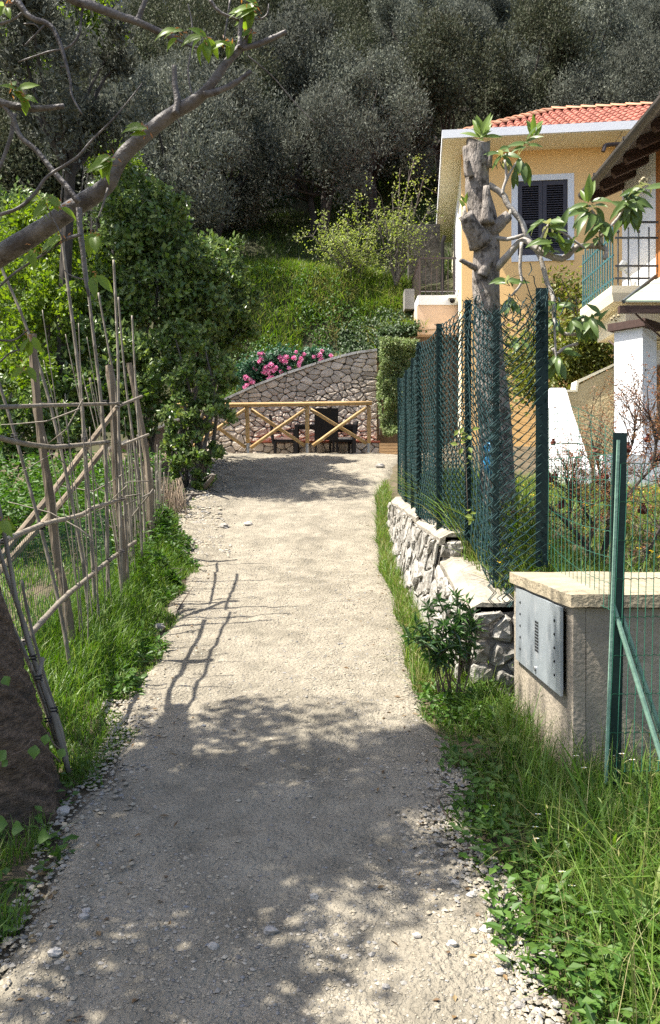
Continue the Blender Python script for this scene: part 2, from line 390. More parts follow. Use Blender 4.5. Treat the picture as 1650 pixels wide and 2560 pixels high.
# loose gravel: dense near, thinner up the path, denser along the worn right edge
def spread_path(n, d0, d1, pw=1.):
    d = d0 + (d1-d0)*R.random(n)**pw; u = R.random(n); return pl(d) + (pr(d)-pl(d))*u, d, u
mb = MB()
for n, d0, d1, r0, r1, pw in ((30000, 2, 8, .002, .0055, 1.4), (9500, 2, 9, .005, .012, 1.2), (9000, 7, 16.8, .005, .013, 1.), (700, 2.1, 8, .010, .018, 1.5)):
    x, d, u = spread_path(n, d0, d1, pw); keep = vnoise(x, d, .5, 11) + .35*vnoise(x, d, .15, 12) > R.uniform(-.9, .8, n) ; x, d = x[keep], d[keep]
    pebbles(mb, x, d, path_z(x, d)+.001, R.uniform(r0, r1, len(x)))
d = 2.1 + 2.0*R.random(2600); x = pr(d) - np.abs(R.normal(.02, .12, 2600)) + .1; pebbles(mb, x, d, G(x, d)+.02, R.uniform(.004, .015, 2600))
d = 2.1 + 3*R.random(1500); x = pl(d) + np.abs(R.normal(0, .14, 1500)) - .12; pebbles(mb, x, d, G(x, d)+.02, R.uniform(.005, .018, 1500))
d = 9.5 + 6*R.random(2000); x = pl(d) + np.abs(R.normal(0, .3, 2000)) - .1; pebbles(mb, x, d, G(x, d)+.025, R.uniform(.01, .04, 2000))
g_ = mb.build('gravel', M['pebble'], None, False, 'stuff'); g_['label'] = 'loose grey and tan gravel strewn over the path'

mb = MB(); n = 260; d = 2.1 + 9*R.random(n)**1.3; e = R.random(n) < .5; x = np.where(e, pl(d) + np.abs(R.normal(0, .22, n)), pr(d) - np.abs(R.normal(0, .22, n))); leaves(mb, np.stack([x, d, path_z(x, d)+.006], 1), np.concatenate([R.normal(size=(n, 2)), R.normal(0, .15, (n, 1))], 1), np.array((0, 0, 1.)) + R.normal(0, .3, (n, 3)), R.uniform(.02, .05, n), R.uniform(.01, .022, n))
M['dead_leaf'] = leaf_mat('dead_leaf', [(.12, .07, .035), (.2, .13, .06), (.08, .05, .03), (.26, .19, .09)], trans=.15); o = mb.build('leaf_litter', M['dead_leaf'], None, False, 'stuff'); o['label'] = 'brown dead leaves scattered along both edges of the path'
# single stones one can point at
def rock(px, py, w, label, group=None, m='stone_pale', d=None, up=.35):
    d = d or np.interp(py, [1135, 1200, 1280, 1400, 1750, 2200, 2560], [16.6, 14, 11.8, 9.5, 5.2, 3.1, 2.4]); p = P(px, py, d); p[2] = path_z(p[0], p[1]); r = w/2/F*d
    mb = MB(); mb.ball(p + (0, 0, r*up*.6), (r, r*.8, r*.6), 8, 6, .14); tag(mb.build('stone', M[m]), label, 'stone', group)
rock(1372, 2290+150, 46, 'largest pale rounded stone at the grass edge of the path')
rock(676, 2367, 36, 'flat pale stone in the middle of the near gravel')
rock(1215, 2335, 32, 'chunky pale stone among the rubble at the path edge', d=2.8)
rock(1137, 2195, 22, 'grey pebble beside the curved twig on the path', d=3.1)
rock(158, 2005, 40, 'pale block of stone at the foot of the thick tree trunk', d=3.62)
rock(136, 2434, 34, 'flat white stone on the bare earth near the grass')
rock(398, 1588, 30, 'rusty brown fieldstone half hidden in the grass verge', m='stone_pale', d=6.7, up=1)
rock(787, 2252, 24, 'dark bluish stone alone on the shaded gravel')
rock(1042, 2400, 24, 'reddish stone chip on the sunlit gravel', d=2.75)
for i_, (a, b_) in enumerate(((1130,2400),(1225,2330),(1250,2310),(1185,2360),(1270,2345),(1150,2170),(1105,2085),(1180,2255),(1300,2540),(1345,2550),(1390,2545),(1250,2470),(860,2420),(965,2495),(535,2415),(210,2320),(215,2300),(1010,1110+40),(560,1150),(950,1175),(560,1330),(620,1325))):
    rock(a, b_, R.uniform(18, 30), 'small loose stone lying on the gravel path', 'loose stones on the gravel path')
# twig on the path edge
mb = MB(); pts = [P(x, y, dd) for x, y, dd in ((1095,2050,3.75),(1115,2095,3.6),(1140,2120,3.5),(1158,2148,3.4),(1185,2170,3.3))]
for p in pts: p[2] = path_z(p[0], p[1]) + .015
mb.tube(smooth_line(pts, 3), [.006]*13, 5, rough=.1); mb.tube([pts[2], pts[2]+(.09, -.02, .015), pts[2]+(.15, .01, .02)], [.004, .003, .001], 5)
tag(mb.build('fallen_twig', M['twig']), 'thin crooked twig lying where gravel meets grass', 'twig')
mb = MB(); mb.tube([P(430,1548,7.2), P(460,1500,7.3), P(482,1468,7.4)], [.008, .006, .003], 5); tag(mb.build('fallen_cane', M['twig']), 'reddish cane sticking out of the grass verge toward the path', 'twig')

# terrace and hillside
sheet(np.linspace(-8, 2.2, 40), np.linspace(17.0, 20.2, 20), lambda x, y: E+.928+0*x, 'terrace_floor', M['terrace'])
def wall_top(x): return E + np.interp(x, [-6, -2.6, -1.84, -1.04, -.32, .25, 1.15, 1.3, 3.5], [1.0, 2.27, 2.64, 2.96, 3.18, 3.36, 3.52, 4.1, 4.4])
def hill(x, y):
    base = wall_top(x) - .05; up = E + np.interp(y, [20, 21, 22.0, 22.5, 25, 28, 31, 40, 110], [4.0, 5.2, 6.05, 6.25, 7.0, 9.3, 11.4, 17.4, 71])
    t = sm(y, 19.9, 22.3); left = sm(-x, 2.5, 9); up = up*(1-left) + left*(E + np.interp(y, [20, 24, 28, 110], [1.2, 4.4, 8.6, 65]))
    return base*(1-t) + np.maximum(up, base)*t + .16*vnoise(x, y, .55, 23)*sm(y, 20.05, 20.5)*(1-sm(y, 22.5, 24)) + (.22*vnoise(x, y, 1.1, 21) + .35*vnoise(x, y, 4, 22))*sm(y, 20.1, 21.2)
sheet(np.concatenate([np.arange(-90, -14, 3.), np.arange(-14, 14, .3), np.arange(14, 90, 3.)]), np.concatenate([np.concatenate([np.arange(20.0, 24, .12), np.arange(24, 34, .25)]), np.arange(34, 120, 2.)]), hill, 'hillside', M['bank'])

# ---------------------------------------------------------------- grass and weeds (uncountable)
def stuff(mb, name, m, label): o = mb.build(name, M[m], None, False, 'stuff'); o['label'] = label; return o
def scatter(n, x0, x1, d0, d1, ok):
    x = R.uniform(x0, x1, n); d = R.uniform(d0, d1, n); k = ok(x, d); x, d = x[k], d[k]; return np.stack([x, d, G(x, d)], 1)
# right verge: thick tall grass
mb = MB()
def right_ok(x, d): return (x > pr(d) + .02 + .1*vnoise(x, d, .2, 31)) & ~((x > 1.1) & (d > 3.86) & (d < 5.3))
pos = scatter(30000, .5, 2.3, 1.9, 5.4, lambda x, d: right_ok(x, d) & (vnoise(x, d, .35, 32) > -.55))
hh = (.05 + .17*sm(pos[:, 0]-pr(pos[:, 1]), 0, .55))*R.uniform(.5, 1.35, len(pos)); grass(mb, pos-(0, 0, .01), hh, R.uniform(.003, .0065, len(pos)), .65)
pos = scatter(1500, .85, 2.2, 2.0, 4.4, right_ok); grass(mb, pos, R.uniform(.28, .5, len(pos)), R.uniform(.003, .006, len(pos)), .75)
pos = scatter(260, 1.0, 1.9, 2.1, 3.4, right_ok); grass(mb, pos, R.uniform(.3, .55, len(pos)), R.uniform(.010, .016, len(pos)), .7)
stuff(mb, 'grass', 'blade', 'thick tall green grass covering the verge on the pillar side of the path')
mb = MB(); pos = scatter(900, .7, 2.2, 2.0, 4.6, lambda x, d: right_ok(x, d)); grass(mb, pos, R.uniform(.3, .48, len(pos)), .0022, .6)
k = R.random(len(pos)) < .35; top = pos[k] + (0, 0, .3); leaves(mb, top + R.normal(0, .05, top.shape), rand_dirs(len(top))+np.array((0, 0, .2)), rand_dirs(len(top)), .035, .006)
stuff(mb, 'seeding_grass', 'blade_dry', 'pale seeding grass stems rising out of the verge')
mb = MB(); pos = scatter(9500, .55, 2.2, 1.9, 5.2, lambda x, d: right_ok(x, d) & (vnoise(x, d, .3, 33) > -.25)); n = len(pos)
leaves(mb, pos + np.stack([0*hh[:n] if len(hh) >= n else np.zeros(n), np.zeros(n), R.uniform(.01, .12, n)], 1), np.concatenate([R.normal(size=(n, 2)), R.uniform(0, .8, (n, 1))], 1), np.array((0, 0, 1.)) + R.normal(0, .35, (n, 3)), R.uniform(.025, .07, n), R.uniform(.018, .035, n))
stuff(mb, 'weeds', 'weed', 'low broad-leaved weeds growing among the grass by the concrete pillar')
# narrow verge at the foot of the rubble wall
mb = MB(); pos = scatter(9000, .45, .95, 5.2, 13.5, lambda x, d: (x > pr(d) + .02) & (x < xw(d) - .03)); grass(mb, pos, R.uniform(.05, .22, len(pos)), R.uniform(.004, .008, len(pos)), .6)
pos = scatter(9000, .45, .95, 5.2, 13.5, lambda x, d: (x > pr(d) + .0) & (x < xw(d) - .03)); mg = MB(); grass(mg, pos, R.uniform(.06, .26, len(pos)), R.uniform(.004, .009, len(pos)), .6); stuff(mg, 'verge_grass', 'blade', 'green grass and weeds growing along the base of the rubble wall')
stuff(mb, 'verge_grass', 'blade_dry', 'sparse yellowish grass along the foot of the rubble wall')
# left verge between fence and path
def left_ok(x, d): return (x < pl(d) - .01 + .1*vnoise(x, d, .25, 34)) & (x > -1.6 - .1*d)
mb = MB(); pos = scatter(66000, -3., -.9, 3.9, 11.2, left_ok); gap = pl(pos[:, 1]) - pos[:, 0]
hh = (.05 + .21*sm(gap, .0, .45)*sm(pos[:, 1], 3.7, 6))*R.uniform(.5, 1.3, len(pos)); grass(mb, pos-(0, 0, .01), hh, R.uniform(.004, .009, len(pos)), .6)
pos = scatter(16000, -2.3, -.85, 1.9, 4.2, lambda x, d: (x < pl(d) - .03 + .12*vnoise(x, d, .3, 35)) & (vnoise(x, d, .4, 36) > -.4) & ((x+1.55)**2+(d-3.72)**2 > .17)); grass(mb, pos, R.uniform(.05, .17, len(pos)), R.uniform(.003, .006, len(pos)), .7)
stuff(mb, 'fence_side_grass', 'blade', 'green grass tufts along the bamboo fence side of the path')
mb = MB(); pos = scatter(20000, -3., -.9, 3.0, 11.2, lambda x, d: left_ok(x, d) & (vnoise(x, d, .4, 37) > -.2)); n = len(pos); gap = pl(pos[:, 1]) - pos[:, 0]
hz = R.random(n)*(.06 + .4*sm(gap, .05, .5)*sm(pos[:, 1], 6, 9.5)); leaves(mb, pos + np.stack([np.zeros(n), np.zeros(n), hz], 1), np.concatenate([R.normal(size=(n, 2)), R.uniform(-.2, .8, (n, 1))], 1), np.array((0, 0, 1.)) + R.normal(0, .4, (n, 3)), R.uniform(.04, .1, n), R.uniform(.02, .04, n))
pos = scatter(1600, -2.2, -.9, 1.9, 4.2, lambda x, d: (x < pl(d) - .05) & (vnoise(x, d, .25, 38) > -.1)); n = len(pos)
leaves(mb, pos + np.stack([np.zeros(n), np.zeros(n), R.uniform(.01, .09, n)], 1), np.concatenate([R.normal(size=(n, 2)), R.uniform(0, .5, (n, 1))], 1), np.array((0, 0, 1.)) + R.normal(0, .3, (n, 3)), R.uniform(.025, .06, n), R.uniform(.02, .045, n))
stuff(mb, 'fence_side_weeds', 'weed', 'leafy nettles and weeds growing below the bamboo fence')
# vegetable garden behind the bamboo fence
mb = MB(); pos = scatter(26000, -6.5, -1.7, 4.2, 12.5, lambda x, d: (x < -1.45-.07*d) & (vnoise(x, d, .8, 41) > -.6)); grass(mb, pos, R.uniform(.05, .2, len(pos)), .008, .6)
stuff(mb, 'garden_grass', 'blade', 'short grass on the kitchen garden floor behind the fence')
mb = MB(); pos = scatter(1500, -6.3, -2.35, 8.6, 12.2, lambda x, d: (x < -1.9-.05*d) & (vnoise(x, d, .7, 42) > -.55)); n = len(pos); q = np.repeat(np.arange(n), 12); h = R.uniform(.1, .75, len(q))
leaves(mb, pos[q] + np.stack([R.normal(0, .05, len(q)), R.normal(0, .05, len(q)), h], 1), np.concatenate([R.normal(size=(len(q), 2)), R.uniform(-.1, .9, (len(q), 1))], 1), np.array((0, 0, 1.)) + R.normal(0, .5, (len(q), 3)), R.uniform(.06, .11, len(q)), R.uniform(.03, .05, len(q)))
stuff(mb, 'bean_foliage', 'weed', 'rows of knee-high bean plants in the kitchen garden')
# house garden behind the wire fences
mb = MB(); pos = scatter(24000, .95, 5.5, 4.85, 12.5, lambda x, d: (x > xw(d) + .15) & ((d > 5.2) | (x > 2.4))); grass(mb, pos, R.uniform(.06, .3, len(pos)), R.uniform(.005, .009, len(pos)), .7)
pos = scatter(900, 1.22, 1.75, 5.15, 6.4, lambda x, d: x > 0); grass(mb, pos, R.uniform(.15, .4, len(pos)), R.uniform(.006, .01, len(pos)), .7)
pos = scatter(2500, 1.0, 1.8, 6.3, 10.4, lambda x, d: x > xw(d) + .1); grass(mb, pos, R.uniform(.3, .65, len(pos)), R.uniform(.008, .016, len(pos)), .6)
stuff(mb, 'lawn_grass', 'blade_bank', 'sunny grass of the house garden behind the wire fences')
mb = MB(); pos = scatter(220, 1.1, 4.5, 5.4, 11.5, lambda x, d: x > xw(d) + .2); n = len(pos); q = np.repeat(np.arange(n), 5)
leaves(mb, pos[q] + (0, 0, .22) + R.normal(0, .006, (len(q), 3)), np.concatenate([R.normal(size=(len(q), 2)), .2*np.ones((len(q), 1))], 1), np.array((0, 0, 1.))+0*pos[q], .02, .015)
M['petal_yellow'] = leaf_mat('yellow_petal', [(.75, .5, .03), (.8, .6, .05)], trans=.2)
M['petal_white'] = leaf_mat('white_petal', [(.75, .75, .7), (.8, .8, .78)], trans=.2)
stuff(mb, 'lawn_flowers', 'petal_yellow', 'tiny yellow flowers dotted over the house garden')
# bank above the stone wall
def hillpos(n, x0, x1, y0, y1, ok=None):
    x = R.uniform(x0, x1, n); y = R.uniform(y0, y1, n)
    if ok is not None: k = ok(x, y); x, y = x[k], y[k]
    return np.stack([x, y, hill(x, y)], 1)
mb = MB(); pos = hillpos(30000, -4.2, 2.4, 20.05, 23.3, lambda x, y: vnoise(x, y, .7, 51) + .6*sm(y, 21, 22.3) > -.35); grass(mb, pos, R.uniform(.12, .4, len(pos)), R.uniform(.012, .026, len(pos)), .7)
stuff(mb, 'bank_grass', 'blade_bank', 'bright green grass overhanging the sunny bank above the stone wall')
mb = MB(); pos = hillpos(13000, -4.2, 2.4, 20.05, 22.0, lambda x, y: vnoise(x, y, .5, 52) > .05); grass(mb, pos, R.uniform(.15, .4, len(pos)), R.uniform(.01, .02, len(pos)), .9)
stuff(mb, 'dry_bank_grass', 'blade_dry', 'straw-coloured dry grass on the face of the bank')
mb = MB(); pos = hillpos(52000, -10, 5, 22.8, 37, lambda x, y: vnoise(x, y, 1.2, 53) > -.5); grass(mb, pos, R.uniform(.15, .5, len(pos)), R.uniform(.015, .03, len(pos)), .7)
M['blade_wood_shaded'] = leaf_mat('woodland_blade_shaded', [(.025, .05, .012), (.045, .075, .016), (.06, .09, .02), (.05, .06, .02)], trans=.25)  # shade of the trees on the slope is put into this darker colour
stuff(mb, 'woodland_grass', 'blade_wood_shaded', 'woodland floor grass under the olive trees, tree shade put into its colour')
mb = MB(); pos = hillpos(2600, .3, 2.2, 20.02, 21.3, lambda x, y: (vnoise(x, y, .6, 54) > -.4)); q = np.repeat(np.arange(len(pos)), 4)
leaves(mb, pos[q] + R.normal(0, .08, (len(q), 3)) + (0, -.05, .1), np.array((0, -.4, -.6)) + R.normal(0, .4, (len(q), 3)), np.array((0, -1., .5)) + R.normal(0, .4, (len(q), 3)), R.uniform(.06, .1, len(q)), R.uniform(.05, .08, len(q)))
M['ivy'] = leaf_mat('ivy_leaf', [(.02, .045, .012), (.035, .065, .018), (.05, .085, .025)], trans=.15, rough=.5, spec=.25)
tag(mb.build('ivy', M['ivy']), 'dark glossy ivy hanging over the bank below the concrete post', 'ivy')
mb = MB(); pos = hillpos(1700, -3.2, 1.2, 20.05, 22.3, lambda x, y: vnoise(x, y, .45, 55) > .12); q = np.repeat(np.arange(len(pos)), 6)
leaves(mb, pos[q] + R.normal(0, .12, (len(q), 3)) + (0, -.03, .16), rand_dirs(len(q)) + np.array((0, -.2, .3)), np.array((0, -.6, .8)) + R.normal(0, .4, (len(q), 3)), R.uniform(.06, .12, len(q)), R.uniform(.04, .07, len(q)))
stuff(mb, 'bank_weeds', 'weed', 'leafy weeds tangled in the grass of the bank')
# ---------------------------------------------------------------- the stone wall across the end of the path
M['wall_stone'] = mat('wall_stone', (.55, .475, .39), (.38, .325, .265), scale=7, bump=.6, bscale=26, rough=.92, rnd=.3)
M['mortar'] = mat('dark_mortar', (.20, .165, .135), (.11, .09, .075), scale=9, bump=.5)
M['coping'] = mat('coping_stone', (.55, .53, .49), (.36, .35, .33), scale=5, bump=.4, dirt=(.22, .2, .17), dirt_scale=2.5)
M['render_brown'] = mat('brown_render', (.22, .16, .115), (.13, .095, .07), scale=2.5, bump=.4, bscale=20)
M['red_tile'] = mat('red_edge_tile', (.33, .10, .06), scale=8, bump=.2)
YW = 19.5
def WP(px, py): p = P(px, py, YW); return p[0], p[2]
top = [WP(*q) for q in ((545,1010),(636,969),(718,937),(792,912),(851,895),(894,885),(943,879))]
zb = E + .92
t = thing('stone_retaining_wall', 'brown rubble stone wall with a sloping pale top closing the end of the path', 'stone wall', (0, YW, zb))
x0, x1 = -5.4, top[-1][0]
low = [(x0, zb), (x1, zb)]; toppts = [(x0, zb + .25)] + top
poly = [(x0, zb), (x1, zb)] + toppts[::-1]
mb = MB(); mb.prism([(x, YW + .03, z) for x, z in poly], (0, .45, 0)); mb.build('mortar_core', M['mortar'], t)
dom = np.array([(-3.0, zb)] + [(x1, zb)] + top[::-1] + [(-3.0, top[0][1]-.18)]); rng = np.random.default_rng(3)
cells = stone_cells(dom, 285, rng, .62, 1.5, .0065)
for c, out in cells:
    if any(np.hypot(c[0]-WP(*h)[0], c[1]-WP(*h)[1]) < .045 for h in ((833,945), (716,992), (883,1022))): continue
    stone_mesh(c, out, lambda q, h: (q[0], YW - h*1.0, q[1]), -.03, .05, rng).build('stone', M['wall_stone'], t)
for k in range(len(toppts)-1):       # coping slabs along the sloping top
    a, b = np.array(toppts[k]), np.array(toppts[k+1]); n = max(1, int(np.linalg.norm(b-a)/.55))
    for j in range(n):
        p, q = a + (b-a)*(j+.02)/n, a + (b-a)*(j+.98)/n
        mb = MB(); mb.hexa([(p[0], YW-.09, p[1]), (q[0], YW-.09, q[1]), (q[0], YW+.5, q[1]), (p[0], YW+.5, p[1]), (p[0], YW-.09, p[1]+.06), (q[0], YW-.09, q[1]+.06), (q[0], YW+.5, q[1]+.07), (p[0], YW+.5, p[1]+.07)])
        mb.build('coping_slab', M['coping'], t)
# raised plinth at the foot of the wall with a red tile edge
xl, xr = P(630, 0, 19.1)[0], P(948, 0, 19.1)[0]; zt = P(0, 1103, 19.1)[2]
pt = thing('stone_plinth', 'low stone plinth with red tile edge along the foot of the stone wall', 'plinth', (0, 19.1, zb))
MB().box(xl, 19.13, zb, xr, YW-.02, zt-.03).build('core', M['mortar'], pt)
MB().box(xl-.02, 19.06, zt-.03, xr+.02, YW-.03, zt+.01).build('edge_tiles', M['red_tile'], pt)
for c, out in stone_cells([(xl, zb), (xr, zb), (xr, zt-.035), (xl, zt-.035)], 26, rng, .8, 1.4, .011): stone_mesh(c, out, lambda q, h: (q[0], 19.13-h, q[1]), -.02, .04, rng).build('stone', M['wall_stone'], pt)
# plain rendered wall beyond it, under the house balcony
tw = thing('rendered_wall', 'plain brown rendered wall between the stone wall and the orange house', 'wall', (2.2, 20.4, zb))
MB().box(1.16, 20.35, zb, 3.4, 20.7, E + 4.12).build('wall', M['render_brown'], tw)
# climber covering it
M['climber'] = leaf_mat('climber_leaf', [(.14, .2, .06), (.2, .26, .09), (.11, .16, .05), (.3, .33, .17)], trans=.25)
hd = thing('climbing_hedge', 'dense pale green climber hanging as a square panel beside the stone wall', 'hedge', (P(995, 0, 18.9)[0], 18.9, zb))
mb = MB(); n = 15000; px = R.uniform(942, 1046, n); py = R.uniform(845, 1088, n); k = (vnoise(px, py, 12, 61) > -.75) & (py < 1080 + 18*vnoise(px, py*0, 14, 62)) & (px > 945 + np.where(py > 930, 0, 6) + np.where(py > 1000, (py-1000)*.16, 0)); px, py = px[k], py[k]
bul = .22*vnoise(px, py, 24, 63); pos = np.stack([(px-CX)/F*18.8, 18.75 - bul + R.uniform(0, .25, len(px)), E + (HY-py)/F*18.8], 1)
leaves(mb, pos, np.array((0, -.3, -.1)) + R.normal(0, .6, pos.shape), np.array((-.2, -1, .5)) + R.normal(0, .5, pos.shape), R.uniform(.05, .09, len(px)), R.uniform(.025, .045, len(px)))
mb.build('foliage', M['climber'], hd, kind='stuff')
mb = MB()
for q in range(9): x = P(950 + q*11, 0, 19)[0]; mb.tube(smooth_line([(x, 19.05, E+1.5), (x+R.normal(0, .06), 19.0, E+2.2), (x+R.normal(0, .08), 19.05, E+3.0), (x+R.normal(0, .08), 19.05, E+3.6)], 3), .012, 5)
mb.build('stem', M['bark'], hd)
# planter of planks under the climber
M['plank'] = mat('warm_plank', (.46, .30, .15), (.34, .21, .10), scale=4, bump=.25, stretch=(1, 6, 6), rough=.7, rnd=.12)
pb = thing('wooden_planter', 'box of stacked warm wooden planks below the climber', 'planter', (P(970, 0, 18.2)[0], 18.2, zb))
for q in range(5):
    z = E + .93 + q*.065; MB().box(P(949, 0, 18.2)[0], 18.2, z, P(996, 0, 18.2)[0], 18.24, z+.057).build('plank', M['plank'], pb)
for x in (P(950, 0, 18.2)[0], P(990, 0, 18.2)[0]): MB().box(x, 18.245, E+.93, x+.05, 18.3, E+1.25).build('corner_post', M['plank'], pb)

# ---------------------------------------------------------------- rustic pole railing on the crest
M['pole'] = mat('peeled_pole', (.50, .335, .15), (.36, .225, .09), scale=5, bump=.3, stretch=(3, 3, 3), rough=.6, rnd=.1, dirt=(.24, .16, .08), dirt_scale=5, dirt_lo=.6, dirt_hi=.7)
M['zinc'] = mat('zinc_shoe', (.42, .42, .42), rough=.4, metal=.7, bump=.1)
D = 16.7
rl = thing('wooden_railing', 'rustic railing of peeled round poles with crossed braces at the crest of the path', 'railing', (P(740, 0, D)[0], D, zb))
def pole(name, a, b, r, da=0, db=0, parent=rl):
    pa, pb_ = P(*a, D+da), P(*b, D+db); mb = MB(); n = 7; q = pa + (pb_-pa)*np.linspace(0, 1, n)[:, None]; q[1:-1] += R.normal(0, .004, (n-2, 3))
    return mb.tube(q, r*np.linspace(1.05, .97, n), 9, rough=.02).build(name, M['pole'], parent, True)
for px in (472, 620, 768, 922):
    po = pole('post', (px-3 if px < 700 else px, 1016), (px, 1108), .042)
    p = P(px, 1132, D); q = P(px, 1106, D); MB().tube([p, q], [.034, .034], 8).build('post_shoe', M['zinc'], po)
pole('handrail', (430, 1014), (930, 1008), .046, -.04, -.04)
for a, b, dd in (((628,1024),(762,1114),.05), ((627,1120),(762,1024),-.06), ((776,1024),(916,1108),.05), ((782,1114),(914,1020),-.06), ((480,1024),(614,1118),.05), ((480,1118),(614,1022),-.06)): pole('diagonal_brace', a, b, .036, dd, dd)

# ---------------------------------------------------------------- terrace furniture
M['wicker'] = mat('dark_wicker', (.022, .02, .02), (.012, .011, .011), scale=40, bump=.6, bscale=90, rough=.75, spec=.15, stretch=(3, 3, .4))
M['black_metal'] = mat('black_metal', (.016, .014, .014), rough=.75, bump=0, spec=.15)
M['cushion_pink'] = mat('pink_cushion', (.62, .42, .36), rough=.9, bump=.2)
M['cushion_white'] = mat('white_cushion', (.7, .66, .6), rough=.9, bump=.2)
zt = zb + .008
d = 18.3; xl, xr = P(736, 0, d)[0], P(890, 0, d)[0]; zh = P(0, 1061, d)[2]
tb = thing('patio_table', 'dark square-legged patio table in front of the stone wall', 'table', ((xl+xr)/2, d+.4, zt))
MB().box(xl, d, zh-.045, xr, d+.85, zh).build('tabletop', M['black_metal'], tb)
MB().box(xl+.08, d+.02, zh-.11, xr-.08, d+.05, zh-.047).build('apron', M['black_metal'], tb)
for x in (xl, xr-.075):
    for y in (d, d+.775): MB().box(x, y, zt, x+.075, y+.075, zh-.047).build('leg', M['black_metal'], tb)
def chair(x, y, rz, label, back_h, cm, wide=.5):
    c, s_ = math.cos(rz), math.sin(rz)
    def T(q): return (x + q[0]*c - q[1]*s_, y + q[0]*s_ + q[1]*c, zt + q[2])
    def bx(x0, y0, z0, x1, y1, z1): return MB().hexa([T(q) for q in ((x0,y0,z0),(x1,y0,z0),(x1,y1,z0),(x0,y1,z0),(x0,y0,z1),(x1,y0,z1),(x1,y1,z1),(x0,y1,z1))])
    o = thing('patio_chair', label, 'chair', (x, y, zt)); h = wide/2
    bx(-h+.05, -.25, .38, h-.05, .25, .425).build('seat', M['wicker'], o)
    bx(-h+.06, -.235, .427, h-.06, .23, .48).build('cushion', M[cm], o)
    MB().hexa([T(q) for q in ((-h,.25,.34),(h,.25,.34),(h,.29,.34),(-h,.29,.34),(-h,.32,back_h),(h,.32,back_h),(h,.36,back_h),(-h,.36,back_h))]).build('backrest', M['wicker'], o)
    for sx in (-h, h-.045):
        for sy in (-.25, .205): bx(sx, sy, 0, sx+.045, sy+.045, .378 if sy > 0 else .62).build('leg', M['black_metal'], o)
        bx(sx, -.25, .622, sx+.045, .27, .655).build('armrest', M['black_metal'], o)
chair(P(816, 0, 17.95)[0], 17.8, math.pi, 'tall dark wicker chair seen from behind at the middle of the table', 1.03, 'cushion_white', .52)
chair(P(712, 0, 18.7)[0], 18.75, math.pi/2, 'dark armchair with pink cushion at the end of the table nearest the roses', 1.0, 'cushion_pink')
chair(P(853, 0, 18.9)[0], 19.0 - .38, -math.pi/2+.2, 'dark armchair with white cushion behind the crossing braces', .85, 'cushion_white', .42)

# ---------------------------------------------------------------- roses over the wall
M['rose_leaf'] = leaf_mat('rose_leaf', [(.02, .07, .03), (.03, .10, .045), (.05, .13, .06), (.025, .06, .03)], trans=.2, spec=.4)
M['rose'] = leaf_mat('rose_petal', [(.82, .22, .46), (.88, .38, .60), (.9, .55, .7), (.74, .12, .32)], trans=.25)
def rose_bush(label, blobs, blooms, d):
    c = P(*blobs[0][:2], d); o = thing('rose_bush', label, 'rose bush', c - (0, 0, .3), 'pink rose bushes above the stone wall'); mb = MB()
    for (px, py, w, h) in blobs:
        n = int(w*h*.30); q = np.stack([px + R.normal(0, w*.3, n), py + R.normal(0, h*.28, n)], 1); pos = np.stack([(q[:, 0]-CX)/F*d, d + R.uniform(-.35, .3, n), E + (HY-q[:, 1])/F*d], 1)
        leaves(mb, pos, R.normal(0, .7, pos.shape) + (0, -.3, 0), np.array((-.2, -.8, .7)) + R.normal(0, .4, pos.shape), R.uniform(.06, .11, n), R.uniform(.045, .075, n))
    mb.build('foliage', M['rose_leaf'], o)
    for (px, py, r) in blooms:
        p = P(px, py, d - .32); rr = r/F*d*R.uniform(.9, 1.1); mb = MB(); n = 34; dr = rand_dirs(n); dr[:, 1] -= .55; dr = unit(dr)
        leaves(mb, p + dr*rr*.45*R.uniform(.4, 1, n)[:, None], np.cross(dr, rand_dirs(n)) + dr*.4, dr, rr*R.uniform(.6, 1., n), rr*R.uniform(.6, .95, n), .25, .25)
        mb.ball(p, rr*.55, 6, 5, .1); mb.build('rose', M['rose'], o)
rose_bush('rose bush with a big cluster of pink blooms in the middle of the wall top', [(690,925,80,50),(650,915,60,50),(700,890,60,40)], [(665,920,9),(677,913,10),(683,925,9),(671,930,9),(690,920,8),(660,930,8),(700,895,8),(707,900,8),(715,893,9),(713,905,8),(722,920,7),(735,895,7),(680,945,8),(672,947,7),(702,929,6)], 20.0)
rose_bush('low rose bush with pale pink blooms at the lowest end of the wall top', [(615,950,50,45),(630,925,50,40)], [(615,945,9),(625,950,8),(631,955,8),(617,962,7),(612,968,6),(635,920,5),(650,905,8),(653,897,7),(648,885,6),(657,884,6),(640,925,5)], 20.0)
rose_bush('rose bush with loose pink blooms nearest the top of the stone wall', [(755,900,70,36),(790,890,60,34),(815,890,30,26)], [(748,908,8),(752,898,8),(747,915,6),(760,886,7),(798,888,8),(802,895,8),(805,878,6),(827,889,6),(800,903,6),(740,880,5),(785,892,6)], 20.05)

